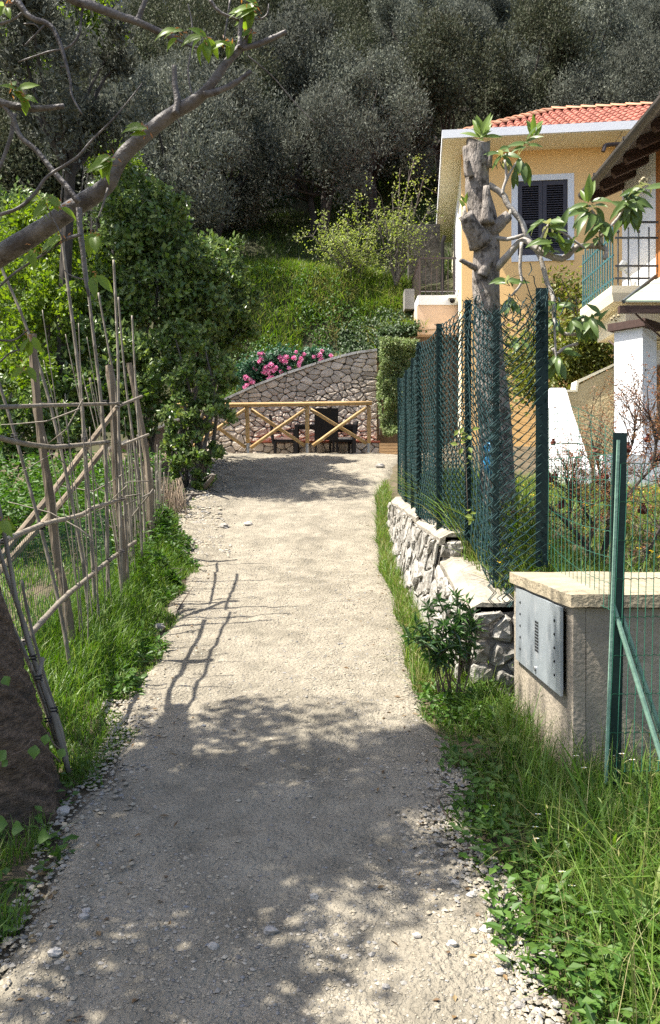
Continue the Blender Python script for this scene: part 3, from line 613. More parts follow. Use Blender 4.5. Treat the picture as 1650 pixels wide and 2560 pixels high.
# ---------------------------------------------------------------- orange house
M['orange'] = mat('orange_plaster', (.93, .60, .26), (.86, .54, .225), scale=.9, bump=.12, bscale=60, rough=.92)
M['white_paint'] = mat('white_paint', (.78, .78, .78), (.72, .72, .73), scale=2, bump=.06, bscale=30, rough=.8, dirt=(.55, .54, .52), dirt_scale=1.2, dirt_lo=.6, dirt_hi=.8)
M['cream'] = mat('cream_plaster', (.84, .76, .56), (.79, .71, .51), scale=1.5, bump=.1, bscale=40, rough=.9)
M['peach'] = mat('peach_plaster', (.76, .55, .40), (.70, .50, .36), scale=1.5, bump=.1, bscale=40, rough=.9)
M['shutter'] = mat('dark_shutter', (.05, .042, .05), (.04, .034, .04), scale=4, bump=.05, rough=.5, spec=.4)
M['roof_tile'] = mat('roof_tile', (.43, .15, .105), (.29, .10, .07), scale=3, bump=.3, bscale=20, rough=.85, rnd=.22)
M['ridge_tile'] = mat('ridge_tile', (.56, .28, .17), (.42, .20, .12), scale=4, bump=.3, rough=.9, rnd=.15, dirt=(.25, .2, .15), dirt_scale=4)
M['brown_metal'] = mat('brown_metal', (.055, .035, .03), rough=.4, bump=0, spec=.5)
M['glass'] = mat('dark_glass', (.03, .035, .04), rough=.08, bump=0, spec=.6)
O = np.array((2.45, 17.5)); U = np.array((.994, -.11)); V_ = np.array((.11, .994))
def H(a, b, z): q = O + U*a + V_*b; return np.array((q[0], q[1], E + z))
def hb(a0, b0, z0, a1, b1, z1): return MB().hexa([H(a0,b0,z0),H(a1,b0,z0),H(a1,b1,z0),H(a0,b1,z0),H(a0,b0,z1),H(a1,b0,z1),H(a1,b1,z1),H(a0,b1,z1)])
oh = thing('orange_house', 'orange plastered house with dark shutters and red tiled roof', 'house', H(.5, .8, .9))
# front wall round the window opening, and the other walls
WA0, WA1, WZ0, WZ1 = 1.72, 2.82, 5.48, 7.16
for a0, a1, z0, z1 in ((.47, WA0, .9, 7.87), (WA1, 9, .9, 7.87), (WA0, WA1, .9, WZ0), (WA0, WA1, WZ1, 7.87)):
    hb(a0, .8, z0, a1, 1.1, z1).build('wall', M['orange'], oh)
hb(.47, 1.1, .9, .77, 6.4, 7.87).build('side_wall', M['cream'], oh)  # side toward the sun: its glare is put into a paler plaster colour
hb(.77, 6.1, .9, 9, 6.4, 7.87).build('back_wall', M['orange'], oh)
hb(8.7, 1.1, .9, 9, 6.1, 7.87).build('side_wall', M['orange'], oh)
hb(0, 0, 7.87, 9.4, 7.2, 8.05).build('eave_slab', M['white_paint'], oh)
hb(.03, .03, 7.855, 9.37, 7.17, 7.868).build('soffit', M['cream'], oh)
wn_ = hb(WA0-.14, .775, WZ0-.14, WA0, .83, WZ1+.13); wn_.add(hb(WA1, .775, WZ0-.14, WA1+.14, .83, WZ1+.13).v[0], [(0,3,2,1),(4,5,6,7),(0,1,5,4),(1,2,6,5),(2,3,7,6),(3,0,4,7)])
for z0, z1 in ((WZ0-.14, WZ0), (WZ1, WZ1+.13)): wn_.add(hb(WA0, .775, z0, WA1, .83, z1).v[0], [(0,3,2,1),(4,5,6,7),(0,1,5,4),(1,2,6,5),(2,3,7,6),(3,0,4,7)])
wf = wn_.build('window_frame', M['white_paint'], oh)
hb(WA0, 1.0, WZ0, WA1, 1.02, WZ1).build('pane', M['glass'], wf)
for a0, a1 in ((WA0+.01, (WA0+WA1)/2-.004), ((WA0+WA1)/2+.004, WA1-.01)):
    m_ = MB()
    for q in ((a0, .80, WZ0+.01, a0+.085, .845, WZ1-.01), (a1-.085, .80, WZ0+.01, a1, .845, WZ1-.01), (a0+.085, .80, WZ0+.01, a1-.085, .845, WZ0+.15), (a0+.085, .80, WZ1-.11, a1-.085, .845, WZ1-.01), (a0+.085, .80, WZ0+.72, a1-.085, .845, WZ0+.80)):
        m_.add(hb(*q).v[0], [(0,3,2,1),(4,5,6,7),(0,1,5,4),(1,2,6,5),(2,3,7,6),(3,0,4,7)])
    sh = m_.build('shutter', M['shutter'], oh)
    zs = [z for z in np.arange(WZ0+.165, WZ1-.12, .052) if not (WZ0+.70 < z < WZ0+.80)]
    for z in zs:
        MB().hexa([H(a0+.087, .803, z), H(a1-.087, .803, z), H(a1-.087, .838, z+.028), H(a0+.087, .838, z+.028), H(a0+.087, .803, z+.010), H(a1-.087, .803, z+.010), H(a1-.087, .838, z+.038), H(a0+.087, .838, z+.038)]).build('slat', M['shutter'], sh)
# roof body: hipped, and its tiles
tanp = .603; RI = .35; zr = 8.06; rb = 3.55; ha = 2.55
A_, B_, Ridge0, Ridge1 = H(RI, RI, zr), H(9.4, RI, zr), H(RI+ha, rb, zr+(rb-RI)*tanp), H(9.4, rb, zr+(rb-RI)*tanp)
C_, Dd = H(9.4, 6.85, zr), H(RI, 6.85, zr)
MB().add([A_, B_, Ridge1, Ridge0, C_, Dd], [(0,1,2,3), (0,3,5), (5,3,2,4), (1,4,2), (0,5,4,1)]).build('roof', M['roof_tile'], oh)
def half_tile(L, r0, r1, n=5):
    mb = MB(); V = []
    for y, r in ((0, r0), (L, r1)):
        for k in range(n+1): a = math.pi*k/n; V.append((-math.cos(a)*r, y, math.sin(a)*r*.8)); 
    for y, r in ((0, r0*.84), (L, r1*.84)):
        for k in range(n+1): a = math.pi*k/n; V.append((-math.cos(a)*r, y, math.sin(a)*r*.8-.004))
    m = n+1; f = [(k, k+1, m+k+1, m+k) for k in range(n)] + [(2*m+k+1, 2*m+k, k, k+1)[::-1] for k in range(n)]
    return mb.add(V, f).mesh('roof_tile', M['roof_tile'], smooth=True)
slope = Vector(tuple(V_*1.0) + (tanp,)).normalized(); ux = Vector(tuple(U) + (0,)); nz = ux.cross(slope).normalized(); tm = half_tile(.40, .085, .07)
rows, wd = 11, .20; sl = math.hypot(1, tanp)
for r_ in range(rows):
    b = RI + r_*.345/sl*1.0
    for c_ in range(60):
        a = RI + .1 + c_*wd
        if a > 6.4 or a < RI + (b-RI)*ha/(rb-RI) + .05 or b > rb-.1: continue
        p = Vector(H(a, b, zr + (b-RI)*tanp)) + nz*.012
        mt = Matrix((ux, slope, nz)).transposed().to_4x4(); mt.translation = p
        inst(tm, 'tile', oh, mtx=mt @ Matrix.Rotation(-.03, 4, 'X') @ Matrix.Rotation(R.normal(0, .02), 4, 'Z'))
rm = half_tile(.42, .13, .105); rm.materials.clear(); rm.materials.append(M['ridge_tile'])
def ridge_line(p, q):
    p, q = Vector(p), Vector(q); dr = (q-p).normalized(); n = int((q-p).length/.37); up = Vector((0, 0, 1)); sx = dr.cross(up).normalized(); up = sx.cross(dr)
    for k in range(n): mt = Matrix((sx, dr, up)).transposed().to_4x4(); mt.translation = p + dr*(.37*k) + up*.035; inst(rm, 'ridge_tile', oh, mtx=mt @ Matrix.Rotation(-.05, 4, 'X'))
ridge_line(A_, Ridge0); ridge_line(Ridge0, H(7, rb, zr+(rb-RI)*tanp))
# pipe with bracket, junction box, cable
p = [P(1508,379,17.2), P(1511,368,17.2), P(1519,362,17.2), P(1565,360,17.2)]; MB().tube(smooth_line(p, 3), .045, 8).build('drain_pipe', M['brown_metal'], oh)
MB().tube([P(1535,360,17.2), P(1570,308,17.1)], .006, 5).build('stay_wire', M['brown_metal'], oh)
M['grey_box'] = mat('grey_plastic', (.3, .31, .31), rough=.6, bump=0)
p = P(1534, 386, 18.0); MB().box(p[0], p[1]-.3, p[2]-.12, p[0]+.22, p[1]+.03, p[2]+.12).build('junction_box', M['grey_box'], oh)
# side wall: a dark door and its white jamb onto the balcony, black downpipe
hb(.435, 3.3, 5.1, .468, 4.2, 7.1).build('balcony_door', M['shutter'], oh); hb(.44, 2.2, 5.1, .467, 3.2, 7.3).build('door_surround', M['white_paint'], oh)
MB().tube([P(1106, 735, 20.6), P(1106, 606, 20.6), P(1112, 590, 20.6)], .05, 8).build('downpipe', M['black_metal'], oh)
# balcony
def bb(px0, py0, px1, py1, d0, d1): a, b = P(px0, py1, d0), P(px1, py0, d0); return MB().box(a[0], d0, a[2], b[0], d1, b[2])
bal = bb(1045, 738, 1152, 762, 20.0, 22.4).build('balcony_slab', M['white_paint'], oh)
bb(1043, 763, 1158, 836, 20.03, 22.4).build('balcony_body', M['peach'], oh)
for py, hgt in ((643, 8), (726, 5)): bb(1049, py, 1150, py+hgt/2, 20.06, 20.1).build('railing_rail', M['brown_metal'], bal)
for px in np.linspace(1050, 1148, 8): a, b = P(px, 737, 20.08), P(px, 645, 20.08); MB().tube([a, b], .011 if 1051 < px < 1147 else .02, 5).build('railing_bar', M['brown_metal'], bal)
for y in np.linspace(20.3, 22.2, 8): x = P(1050, 0, 20.08)[0]; MB().tube([(x, y, P(0, 737, 20)[2]), (x, y, P(0, 645, 20)[2])], .011, 5).build('railing_bar', M['brown_metal'], bal)
MB().box(P(1049, 0, 20.06)[0], 20.1, P(0, 647, 20)[2], P(1049, 0, 20.06)[0]+.04, 22.3, P(0, 643, 20)[2]).build('railing_rail', M['brown_metal'], bal)
sc = thing('security_camera', 'small white security camera under the balcony edge of the orange house', 'camera', P(1131, 752, 19.85))
MB().ball(P(1131, 752, 19.85), (.07, .07, .06), 8, 6).build('dome', M['black_metal'], sc); MB().box(P(1120,742,19.85)[0], 19.8, P(0,746,19.85)[2], P(1141,742,19.85)[0], 19.99, P(0,738,19.85)[2]).build('bracket', M['white_paint'], sc)
# grey stub wall and concrete post at the top of the bank
M['concrete'] = mat('concrete', (.27, .25, .22), (.19, .18, .16), scale=4, bump=.4, bscale=30, dirt=(.18, .17, .14), dirt_scale=2)
o = bb(1012, 722, 1036, 772, 20.8, 21.3).build('concrete_post', M['concrete']); tag(o, 'pale concrete block standing at the top corner of the bank', 'concrete block')
M['old_wall'] = mat('old_grey_wall', (.12, .11, .10), (.06, .055, .05), scale=3, bump=.6)
o = bb(1022, 560, 1100, 740, 22.6, 23.0).build('old_wall', M['old_wall']); tag(o, 'dark old rendered wall beside the orange house balcony', 'wall')
# ---------------------------------------------------------------- white house
M['gutter'] = mat('grey_gutter', (.13, .115, .10), (.09, .08, .07), scale=3, bump=.1, rough=.5, metal=.3)
M['rafter'] = mat('dark_rafter', (.085, .05, .04), (.05, .03, .025), scale=5, bump=.2, stretch=(1, 5, 5), rough=.7)
M['soffit_board'] = mat('soffit_board', (.13, .11, .10), (.09, .075, .07), scale=5, bump=.1, stretch=(5, 1, 5))
M['green_iron'] = mat('blue_green_iron', (.05, .14, .15), rough=.45, bump=0, spec=.5)
M['dark_iron'] = mat('dark_iron', (.07, .08, .085), rough=.5, bump=0, spec=.5)
M['wood_door'] = mat('brown_door_wood', (.26, .145, .07), (.19, .10, .045), scale=4, bump=.3, stretch=(6, 6, 1), rough=.6, rnd=.12)
M['orange_wood'] = mat('orange_door_wood', (.42, .17, .06), (.33, .13, .045), scale=3, bump=.1, stretch=(6, 6, 1), rough=.5)
M['stucco'] = mat('rough_stucco', (.60, .48, .27), (.50, .39, .21), scale=9, bump=1., bscale=22, rough=.95, bdist=.03)
M['pale_sheet'] = mat('pale_canopy_sheet', (.36, .43, .33), (.29, .35, .27), scale=3, bump=.05, rough=.35)
XW = 5.04
wh = thing('white_house', 'white house with dark rafters, grey gutter and iron balcony railings', 'house', (XW, 11, E+.5))
MB().box(XW, 9.0, E+3.2, XW+.3, 13.8, E+5.75).build('wall', M['white_paint'], wh)
MB().box(XW+.3, 13.5, E+3.2, 9, 13.8, E+5.75).build('gable_wall', M['white_paint'], wh)
MB().box(XW-.02, 11.45, E+3.25, XW-.001, 12.33, E+5.5).build('upper_door', M['orange_wood'], wh)
# eave: soffit, roof plate, gutter, rafters running up to the right
xe, ze, pit = 4.42, 5.12, math.tan(math.radians(21))
def RZ(x): return E + ze + (x-xe)*pit
y0, y1 = 8.0, 13.75
MB().hexa([(xe, y0, RZ(xe)+.10), (8, y0, RZ(8)+.10), (8, y1, RZ(8)+.10), (xe, y1, RZ(xe)+.10), (xe, y0, RZ(xe)+.2), (8, y0, RZ(8)+.2), (8, y1, RZ(8)+.2), (xe, y1, RZ(xe)+.2)]).build('roof', M['soffit_board'], wh)
for y in np.arange(8.4, 13.75, .53):
    MB().hexa([(xe+.05, y, RZ(xe)-.05), (xe+.12, y, RZ(xe)-.09), (XW+.15, y, RZ(XW+.15)-.09), (XW+.15, y, RZ(XW+.15)+.098), (xe+.05, y+.13, RZ(xe)-.05), (xe+.12, y+.13, RZ(xe)-.09), (XW+.15, y+.13, RZ(XW+.15)-.09), (XW+.15, y+.13, RZ(XW+.15)+.098)]) if 0 else None
    p = [(xe+.05, RZ(xe+.05)+.098), (xe+.05, RZ(xe)+.02), (xe+.1, RZ(xe)-.04), (XW+.2, RZ(XW+.2)-.04), (XW+.2, RZ(XW+.2)+.098)]
    MB().prism([(a, y, b) for a, b in p], (0, .09, 0)).build('rafter', M['rafter'], wh)
mb = MB(); n = 8; V = []
for y in (y0, y1):
    for k in range(n+1): a = math.pi*(k/n) + math.pi; V.append((xe-.075 + .085*math.cos(a), y, RZ(xe)+.1 + .1*math.sin(a)))
    for k in range(n+1): a = math.pi*(1-k/n) + math.pi; V.append((xe-.075 + .07*math.cos(a), y, RZ(xe)+.1 + .085*math.sin(a)))
m_ = 2*n+2; mb.add(V, [(k, (k+1) % m_, m_+(k+1) % m_, m_+k) for k in range(m_)] + [tuple(range(m_))[::-1], tuple(range(m_, 2*m_))])
gu = mb.build('gutter', M['gutter'], wh)
for y in (12.9, 11.6, 10.3, 9.0): MB().box(xe-.175, y, RZ(xe)+.09, xe-.0, y+.03, RZ(xe)+.125).build('gutter_clip', M['gutter'], gu)
# balcony slab and its corbel
xb = 4.3
bs = MB().box(xb, 12.2, E+3.13, 9, 13.75, E+3.24).build('balcony_slab', M['cream'], wh)
MB().hexa([(xb+.03, 12.22, E+3.0), (9, 12.22, E+3.0), (9, 13.7, E+3.0), (xb+.03, 13.7, E+3.0), (xb+.0, 12.2, E+3.128), (9, 12.2, E+3.128), (9, 13.74, E+3.128), (xb+.0, 13.74, E+3.128)]).build('slab_moulding', M['cream'], wh)
MB().box(4.55, 12.3, E+2.64, 9, 13.6, E+2.998).build('lower_ceiling', M['cream'], wh)
def rail(ax, ay, bx_, by, zs, nb, zb0, zt0, m, knob=False, r=.013):
    o = None; a0, b0 = np.array((ax, ay)), np.array((bx_, by))
    mb = MB()
    for z in zs: mb.bar((*a0, E+z), (*b0, E+z), .022, .03)
    o = mb.build('railing', m, wh)
    for k in range(nb):
        p = a0 + (b0-a0)*(k+.3)/(nb-.4); zt1 = zt0 + (.02 if k % 2 else -.05)
        q = MB(); q.tube([(*p, E+zb0), (*p, E+zt1)], r, 6)
        if knob and k % 2 == 0: q.ball((*p, E+zt1+.01), .028, 6, 5)
        q.build('bar', m, o)
rail(xb+.04, 12.25, xb+.04, 13.75, (3.36, 3.72, 4.02), 13, 3.24, 4.22, M['green_iron'])
rail(xb+.06, 12.24, 6.5, 12.24, (3.36, 3.55, 3.98, 4.22), 14, 3.24, 4.12, M['dark_iron'], True)
sp = thing('spotlight', 'small grey spotlight fixed beside the iron railing of the white house', 'lamp', P(1556, 668, 13.2))
MB().tube([P(1550, 672, 13.2), P(1562, 660, 13.2)], [.055, .085], 9).build('lamp_head', M['grey_box'], sp); MB().tube([P(1556, 672, 13.2), P(1575, 690, 13.6)], .02, 6).build('bracket', M['grey_box'], sp)
# ground floor: wall stub, recessed wall with door, lintel
MB().prism([(4.27, 12.02, E+.3), (4.57, 11.7, E+.3), (4.9, 12.0, E+.3), (4.6, 12.32, E+.3)], (0, 0, 2.2)).build('porch_pillar', M['white_paint'], wh)
MB().prism([(4.17, 12.02, E+2.503), (4.57, 11.6, E+2.503), (4.98, 11.98, E+2.503), (4.6, 12.4, E+2.503)], (0, 0, .11)).build('lintel', M['rafter'], wh)
MB().box(4.98, 13.3, E+.2, 9, 13.5, E+2.618).build('porch_wall', M['cream'], wh)
ar = [(5.15, .6), (5.15, 2.05), (5.2, 2.28), (5.4, 2.45), (6.4, 2.5), (6.4, .6)]
MB().prism([(x, 13.28, E+z) for x, z in ar], (0, .018, 0)).build('door_surround', M['white_paint'], wh)
dr = MB().prism([(x, 13.262, E+z) for x, z in ((5.27, .95), (5.27, 2.02), (5.42, 2.2), (6.3, 2.3), (6.3, .95))], (0, .016, 0)).build('door', M['wood_door'], wh)
for k in range(9): MB().box(5.28+k*.112, 13.235, E+.95, 5.28+k*.112+.104, 13.26, E+2.04+.017*k).build('plank', M['wood_door'], dr)
MB().box(4.98, 12.9, E+.2, 9, 13.26, E+.93).build('porch_ledge', M['white_paint'], wh)
MB().box(3.9, 11.4, E+.1, 9, 11.78, E+.62).build('garden_wall', M['white_paint'], wh)
# canopy of pale sheets on a dark beam with two stays
cp = thing('porch_canopy', 'small pale sheet canopy with dark front beam and iron stays', 'canopy', (4.5, 11.2, E+2.6))
MB().bar((4.06, 11.25, E+2.65), (8, 11.25, E+2.65), .08, .10).build('beam', M['rafter'], cp)
for k in range(3): MB().hexa([(4.12+a_*.9*f_+(b_-.0)*3.3, 11.2+.9*a_, E+2.74+.6*a_+z0) for z0 in (0, .025) for a_, b_, f_ in ((k/3+.004, 0, 1), (k/3+.004, 1, 1), ((k+1)/3-.004, 1, 1), ((k+1)/3-.004, 0, 1))]).build('sheet', M['pale_sheet'], cp)
MB().bar((4.10, 11.19, E+2.745), (4.93, 12.1, E+3.36), .03, .05).build('sheet_edge', M['dark_iron'], cp)
MB().tube([P(1582, 778, 11.3), P(1660, 850, 11.9)], .014, 5).build('stay', M['rafter'], cp); MB().tube([P(1522, 852, 12.6), P(1615, 926, 11.75)], .014, 5).build('stay', M['rafter'], cp)
# outside stair: stepped stucco parapet and the sloping white parapet in front of it
st = thing('stair_parapet', 'rough beige stucco parapet rising in steps toward the white porch', 'wall', (4.2, 12.9, E+.3))
pp = [(3.55, .3), (4.6, .3), (4.6, 2.12), (4.55, 2.1), (4.02, 1.85 - .02), (4.0, 1.72), (3.55, 1.70)]
MB().prism([(x, 12.95, E+z) for x, z in pp], (0, .25, 0)).build('parapet_wall', M['stucco'], st)
MB().prism([(x, 12.93, E+z) for x, z in ((3.52,1.70),(4.0,1.72),(4.02,1.86),(4.6,2.14),(4.6,2.18),(3.99,1.9),(3.97,1.755),(3.52,1.735))][::-1], (0, .29, 0)).build('parapet_cap', M['cream'], st)
sp2 = thing('stair_parapet', 'smooth white sloping parapet at the foot of the garden stair', 'wall', (3.55, 12, E+.3))
pr_ = smooth_line([(12.95, 1.3), (12.93, 1.62), (12.8, 1.74), (12.6, 1.7), (12.3, 1.35), (11.9, .95), (11.4, .42)], 3)
MB().prism([(3.5, y, E+z) for y, z in [(12.95, .2)] + [tuple(q) for q in pr_] + [(11.38, .2)]], (.22, 0, 0)).build('parapet_wall', M['white_paint'], sp2)

# ---------------------------------------------------------------- vines on the orange facade and behind the stair
mb = MB()
for (px, py, w, h, n, d) in ((1400,720,40,70,260,17.6),(1440,770,50,90,520,17.4),(1360,860,60,80,700,16.5),(1470,860,80,70,1500,16.0),(1420,920,90,60,1300,16.0),(1500,800,40,80,600,16.5),(1330,960,70,60,700,15.5),(1300,900,60,90,700,16.0),(1520,920,50,50,500,16.0)):
    q = np.stack([px + R.normal(0, w*.45, n), py + R.normal(0, h*.42, n)], 1); pos = np.stack([(q[:, 0]-CX)/F*d, d + R.uniform(-.3, .35, n), E + (HY-q[:, 1])/F*d], 1)
    leaves(mb, pos, R.normal(0, .7, pos.shape), np.array((-.3, -.6, .6)) + R.normal(0, .5, pos.shape), R.uniform(.08, .15, n), R.uniform(.045, .08, n))
M['vine'] = leaf_mat('vine_leaf', [(.12, .15, .025), (.18, .2, .04), (.08, .11, .02), (.24, .23, .05)], trans=.35)
cv = thing('creeper', 'yellow-green creeper climbing the lower wall of the orange house', 'creeper', P(1440, 980, 16.4))
mb.build('foliage', M['vine'], cv, kind='stuff'); mb = MB()
for q in ([(1400,1000),(1410,900),(1440,800),(1400,690)], [(1470,1000),(1480,900),(1450,820),(1440,740)], [(1350,1010),(1340,930),(1370,860)], [(1520,990),(1500,900),(1510,800)]): branch(mb, q, 16.6, [5, 2], 5)
mb.build('stem', M['bark_dark'], cv)

# ---------------------------------------------------------------- rubble wall beside the path
M['rubble'] = mat('pale_rubble', (.37, .35, .31), (.20, .185, .16), scale=9, detail=8, bump=1., bscale=30, rough=.95, rnd=.22, dirt=(.15, .135, .11), dirt_scale=7, dirt_lo=.52, dirt_hi=.62)
M['rubble_mortar'] = mat('grey_mortar', (.27, .25, .22), (.11, .10, .09), scale=7, detail=9, bump=1., bscale=22, rough=.97, bdist=.03)
M['capping'] = mat('weathered_capping', (.36, .325, .26), (.21, .185, .15), scale=5, detail=9, bump=.9, bscale=24, rough=.95, dirt=(.17, .155, .12), dirt_scale=4)
rw = thing('rubble_wall', 'low pale rubble wall with stepped mortar top holding up the fence', 'stone wall', (.9, 8, zp(8.)))
XT = lambda d: np.interp(d, [5.25, 6.5, 8, 9.6, 10.75], [.93, .92, .86, .84, .82])           # path-side top edge
XB = lambda d: np.interp(d, [5.25, 6.5, 8, 9.6, 10.75], [.86, .80, .735, .78, .80])
ZT = lambda d: E + np.interp(d, [5.25, 6.55, 6.551, 8.0, 8.001, 9.4, 10.75], [-.68, -.475, -.285, -.19, -.145, -.07, .01])
for (a, b) in ((5.25, 6.55), (6.553, 8.0), (8.003, 10.75)):
    mb = MB(); k = np.linspace(a, b, 10); V = []
    for d in k: zt_ = ZT(min(max(d, a+.002), b-.002)); V += [(XB(d)+.035, d, zp(d)-.2), (XT(d)+.03, d, zt_-.035), (XT(d)+.36, d, zt_-.035), (XT(d)+.36, d, zp(d)-.2)]
    f = [(4*i+j, 4*i+(j+1) % 4, 4*i+4+(j+1) % 4, 4*i+4+j) for i in range(9) for j in range(4)] + [(0,1,2,3)[::-1], (36,37,38,39)]
    mb.add(V, f).build('wall_core', M['rubble_mortar'], rw)
    # mortar capping, uneven
    kk = np.linspace(a, b, 16); V = []; nx = 6
    for d in kk:
        zt_ = ZT(min(max(d, a+.002), b-.002))
        for j in range(nx):
            x = XT(d) - .015 + .39*j/(nx-1); V.append((x + .02*vnoise(d, j, .3, 71), d, zt_ - (.05 if j in (0, nx-1) else 0) + .014*float(vnoise(x*9, d*3, 1, 72))))
    n0 = len(V); V += [(v[0], v[1], v[2]-.06) for v in V]; f = []
    for i in range(15):
        for j in range(nx-1): q = i*nx+j; f += [(q, q+nx, q+nx+1, q+1), (n0+q, n0+q+1, n0+q+nx+1, n0+q+nx)]
        for j in (0, nx-1): q = i*nx+j; f.append((q, q+nx, n0+q+nx, n0+q))
    for i in (0, 15): f += [(i*nx+j, i*nx+j+1, n0+i*nx+j+1, n0+i*nx+j) for j in range(nx-1)]
    mb = MB().add(V, f); mb.build('mortar_cap', M['capping'], rw)
rng = np.random.default_rng(11)
for a, b, n in ((5.25, 6.55, 30), (6.553, 8.0, 40), (8.003, 10.75, 70)):
    dom = np.array([(a, zp(a)-.1), (b, zp(b)-.1), (b, ZT(b-.003)-.055), (a, ZT(a+.003)-.055)])
    for c, out in stone_cells(dom, n, rng, .8, 1.15, .007):
        def to3(q, h):
            t = np.clip((q[1]-zp(q[0]))/(ZT(np.clip(q[0], a+.003, b-.003))-zp(q[0])), 0, 1); return (XB(q[0])*(1-t)+XT(q[0])*t - h, q[0], q[1])
        stone_mesh(c, out, to3, -.03, .034*rng.uniform(.4, 1.6), rng).build('stone', M['rubble'], rw)
for dy, a0 in ((5.25, 'end'), (6.553, 'step')):      # the faces of the ends
    z0, z1 = (zp(5.25)-.1, ZT(5.26)-.06) if a0 == 'end' else (ZT(6.54)-.02, ZT(6.56)-.06)
    dom = np.array([(XT(dy)-.03, z0), (XT(dy)+.36, z0), (XT(dy)+.36, z1), (XT(dy), z1)])
    for c, out in stone_cells(dom, 14 if a0 == 'end' else 4, rng, .8, 1.3, .012): stone_mesh(c, out, lambda q, h: (q[0], dy+.01-h, q[1]), -.02, .045, rng).build('stone', M['rubble'], rw)

# ---------------------------------------------------------------- concrete pillar with the steel door
M['pillar'] = mat('weathered_concrete', (.37, .315, .24), (.27, .23, .175), scale=3, detail=10, bump=.5, bscale=45, rough=.95, dirt=(.21, .185, .15), dirt_scale=2.2, dirt_lo=.48, dirt_hi=.7)
M['pillar_cap'] = mat('mossy_concrete', (.38, .32, .22), (.24, .2, .135), scale=6, detail=9, bump=.6, bscale=45, rough=.95, dirt=(.22, .19, .13), dirt_scale=5)
M['steel'] = mat('galvanised_steel', (.40, .44, .46), (.30, .335, .36), scale=4, detail=6, bump=.05, rough=.45, metal=.45, spec=.5, dirt=(.5, .52, .53), dirt_scale=6)
M['slot'] = mat('dark_slot', (.012, .012, .012), bump=0)
A0 = np.array((1.195, 3.93)); B0 = np.array((1.165, 5.06)); du = unit(B0-A0); nr = np.array((-du[1], du[0]))  # du runs away along the face; nr points to the path
def K(s, o_, z): q = A0 + du*s + nr*o_; return (q[0], q[1], z)
LEN = float(np.linalg.norm(B0-A0)); zt = E - .465; z0 = E - 1.5
def kb(s0, o0, za, s1, o1, zb_): return MB().hexa([K(s0,o0,za),K(s0,o1,za),K(s1,o1,za),K(s1,o0,za),K(s0,o0,zb_),K(s0,o1,zb_),K(s1,o1,zb_),K(s1,o0,zb_)])
cpi = thing('utility_pillar', 'squat concrete utility pillar with steel door on its path side', 'pillar', (1.6, 4.4, z0))
def rough_box(s0, o0, za, s1, o1, zb_, name, m, seg=8, amp=.004, chip=.012):
    """a cast concrete block: slightly wavy faces and worn edges"""
    n = seg; V = []; idx = {}; f = []
    def vid(i, j, k):
        if (i, j, k) not in idx:
            e = sum(q in (0, n) for q in (i, j, k)); t = np.array((i, j, k))/n; s = s0+(s1-s0)*t[0]; o_ = o0+(o1-o0)*t[1]; z = za+(zb_-za)*t[2]
            nz_ = np.array([float(vnoise(s*7+z*3, o_*7+z*5, 1, q)) for q in (81, 82, 83)])*amp
            if e >= 2: c_ = chip*abs(float(vnoise(s*9, o_*9+z*11, 1, 84)))+.003; s += c_*(1 if i == 0 else -1 if i == n else 0)*(1 if s1 > s0 else -1); o_ += c_*(1 if j == 0 else -1 if j == n else 0)*(1 if o1 > o0 else -1); z += c_*(1 if k == 0 else -1 if k == n else 0)
            idx[(i, j, k)] = len(V); V.append(np.array(K(s, o_, z)) + nz_)
        return idx[(i, j, k)]
    for c_ in (0, n):
        for a in range(n):
            for b in range(n):
                for g in (lambda a, b: (c_, a, b), lambda a, b: (a, c_, b), lambda a, b: (a, b, c_)): f.append((vid(*g(a, b)), vid(*g(a+1, b)), vid(*g(a+1, b+1)), vid(*g(a, b+1))))
    mb = MB().add(V, f); o = mb.build(name, m, cpi); import bmesh as _b; bm = _b.new(); bm.from_mesh(o.data); _b.ops.recalc_face_normals(bm, faces=bm.faces); bm.to_mesh(o.data); bm.free(); return o
# the body is cast round the cupboard opening
ds0, ds1, dz0, dz1 = .075, LEN-.10, E-1.0, E-.545
dz0n = dz0
body = rough_box(0, -1.15, z0, LEN, -.06, zt-.075, 'body', M['pillar'], 14, .0035, .0)
for s0_, s1_, za_, zb_ in ((0, ds0+.035, z0, zt-.075), (ds1-.03, LEN, z0, zt-.075), (ds0+.035, ds1-.03, z0, dz0+.03), (ds0+.035, ds1-.03, dz1-.03, zt-.075)): kb(s0_, -.0605, za_, s1_, 0, zb_).build('face', M['pillar'], cpi)
rough_box(-.035, -1.2, zt-.073, LEN+.02, .03, zt, 'cap', M['pillar_cap'], 14, .005, .018)
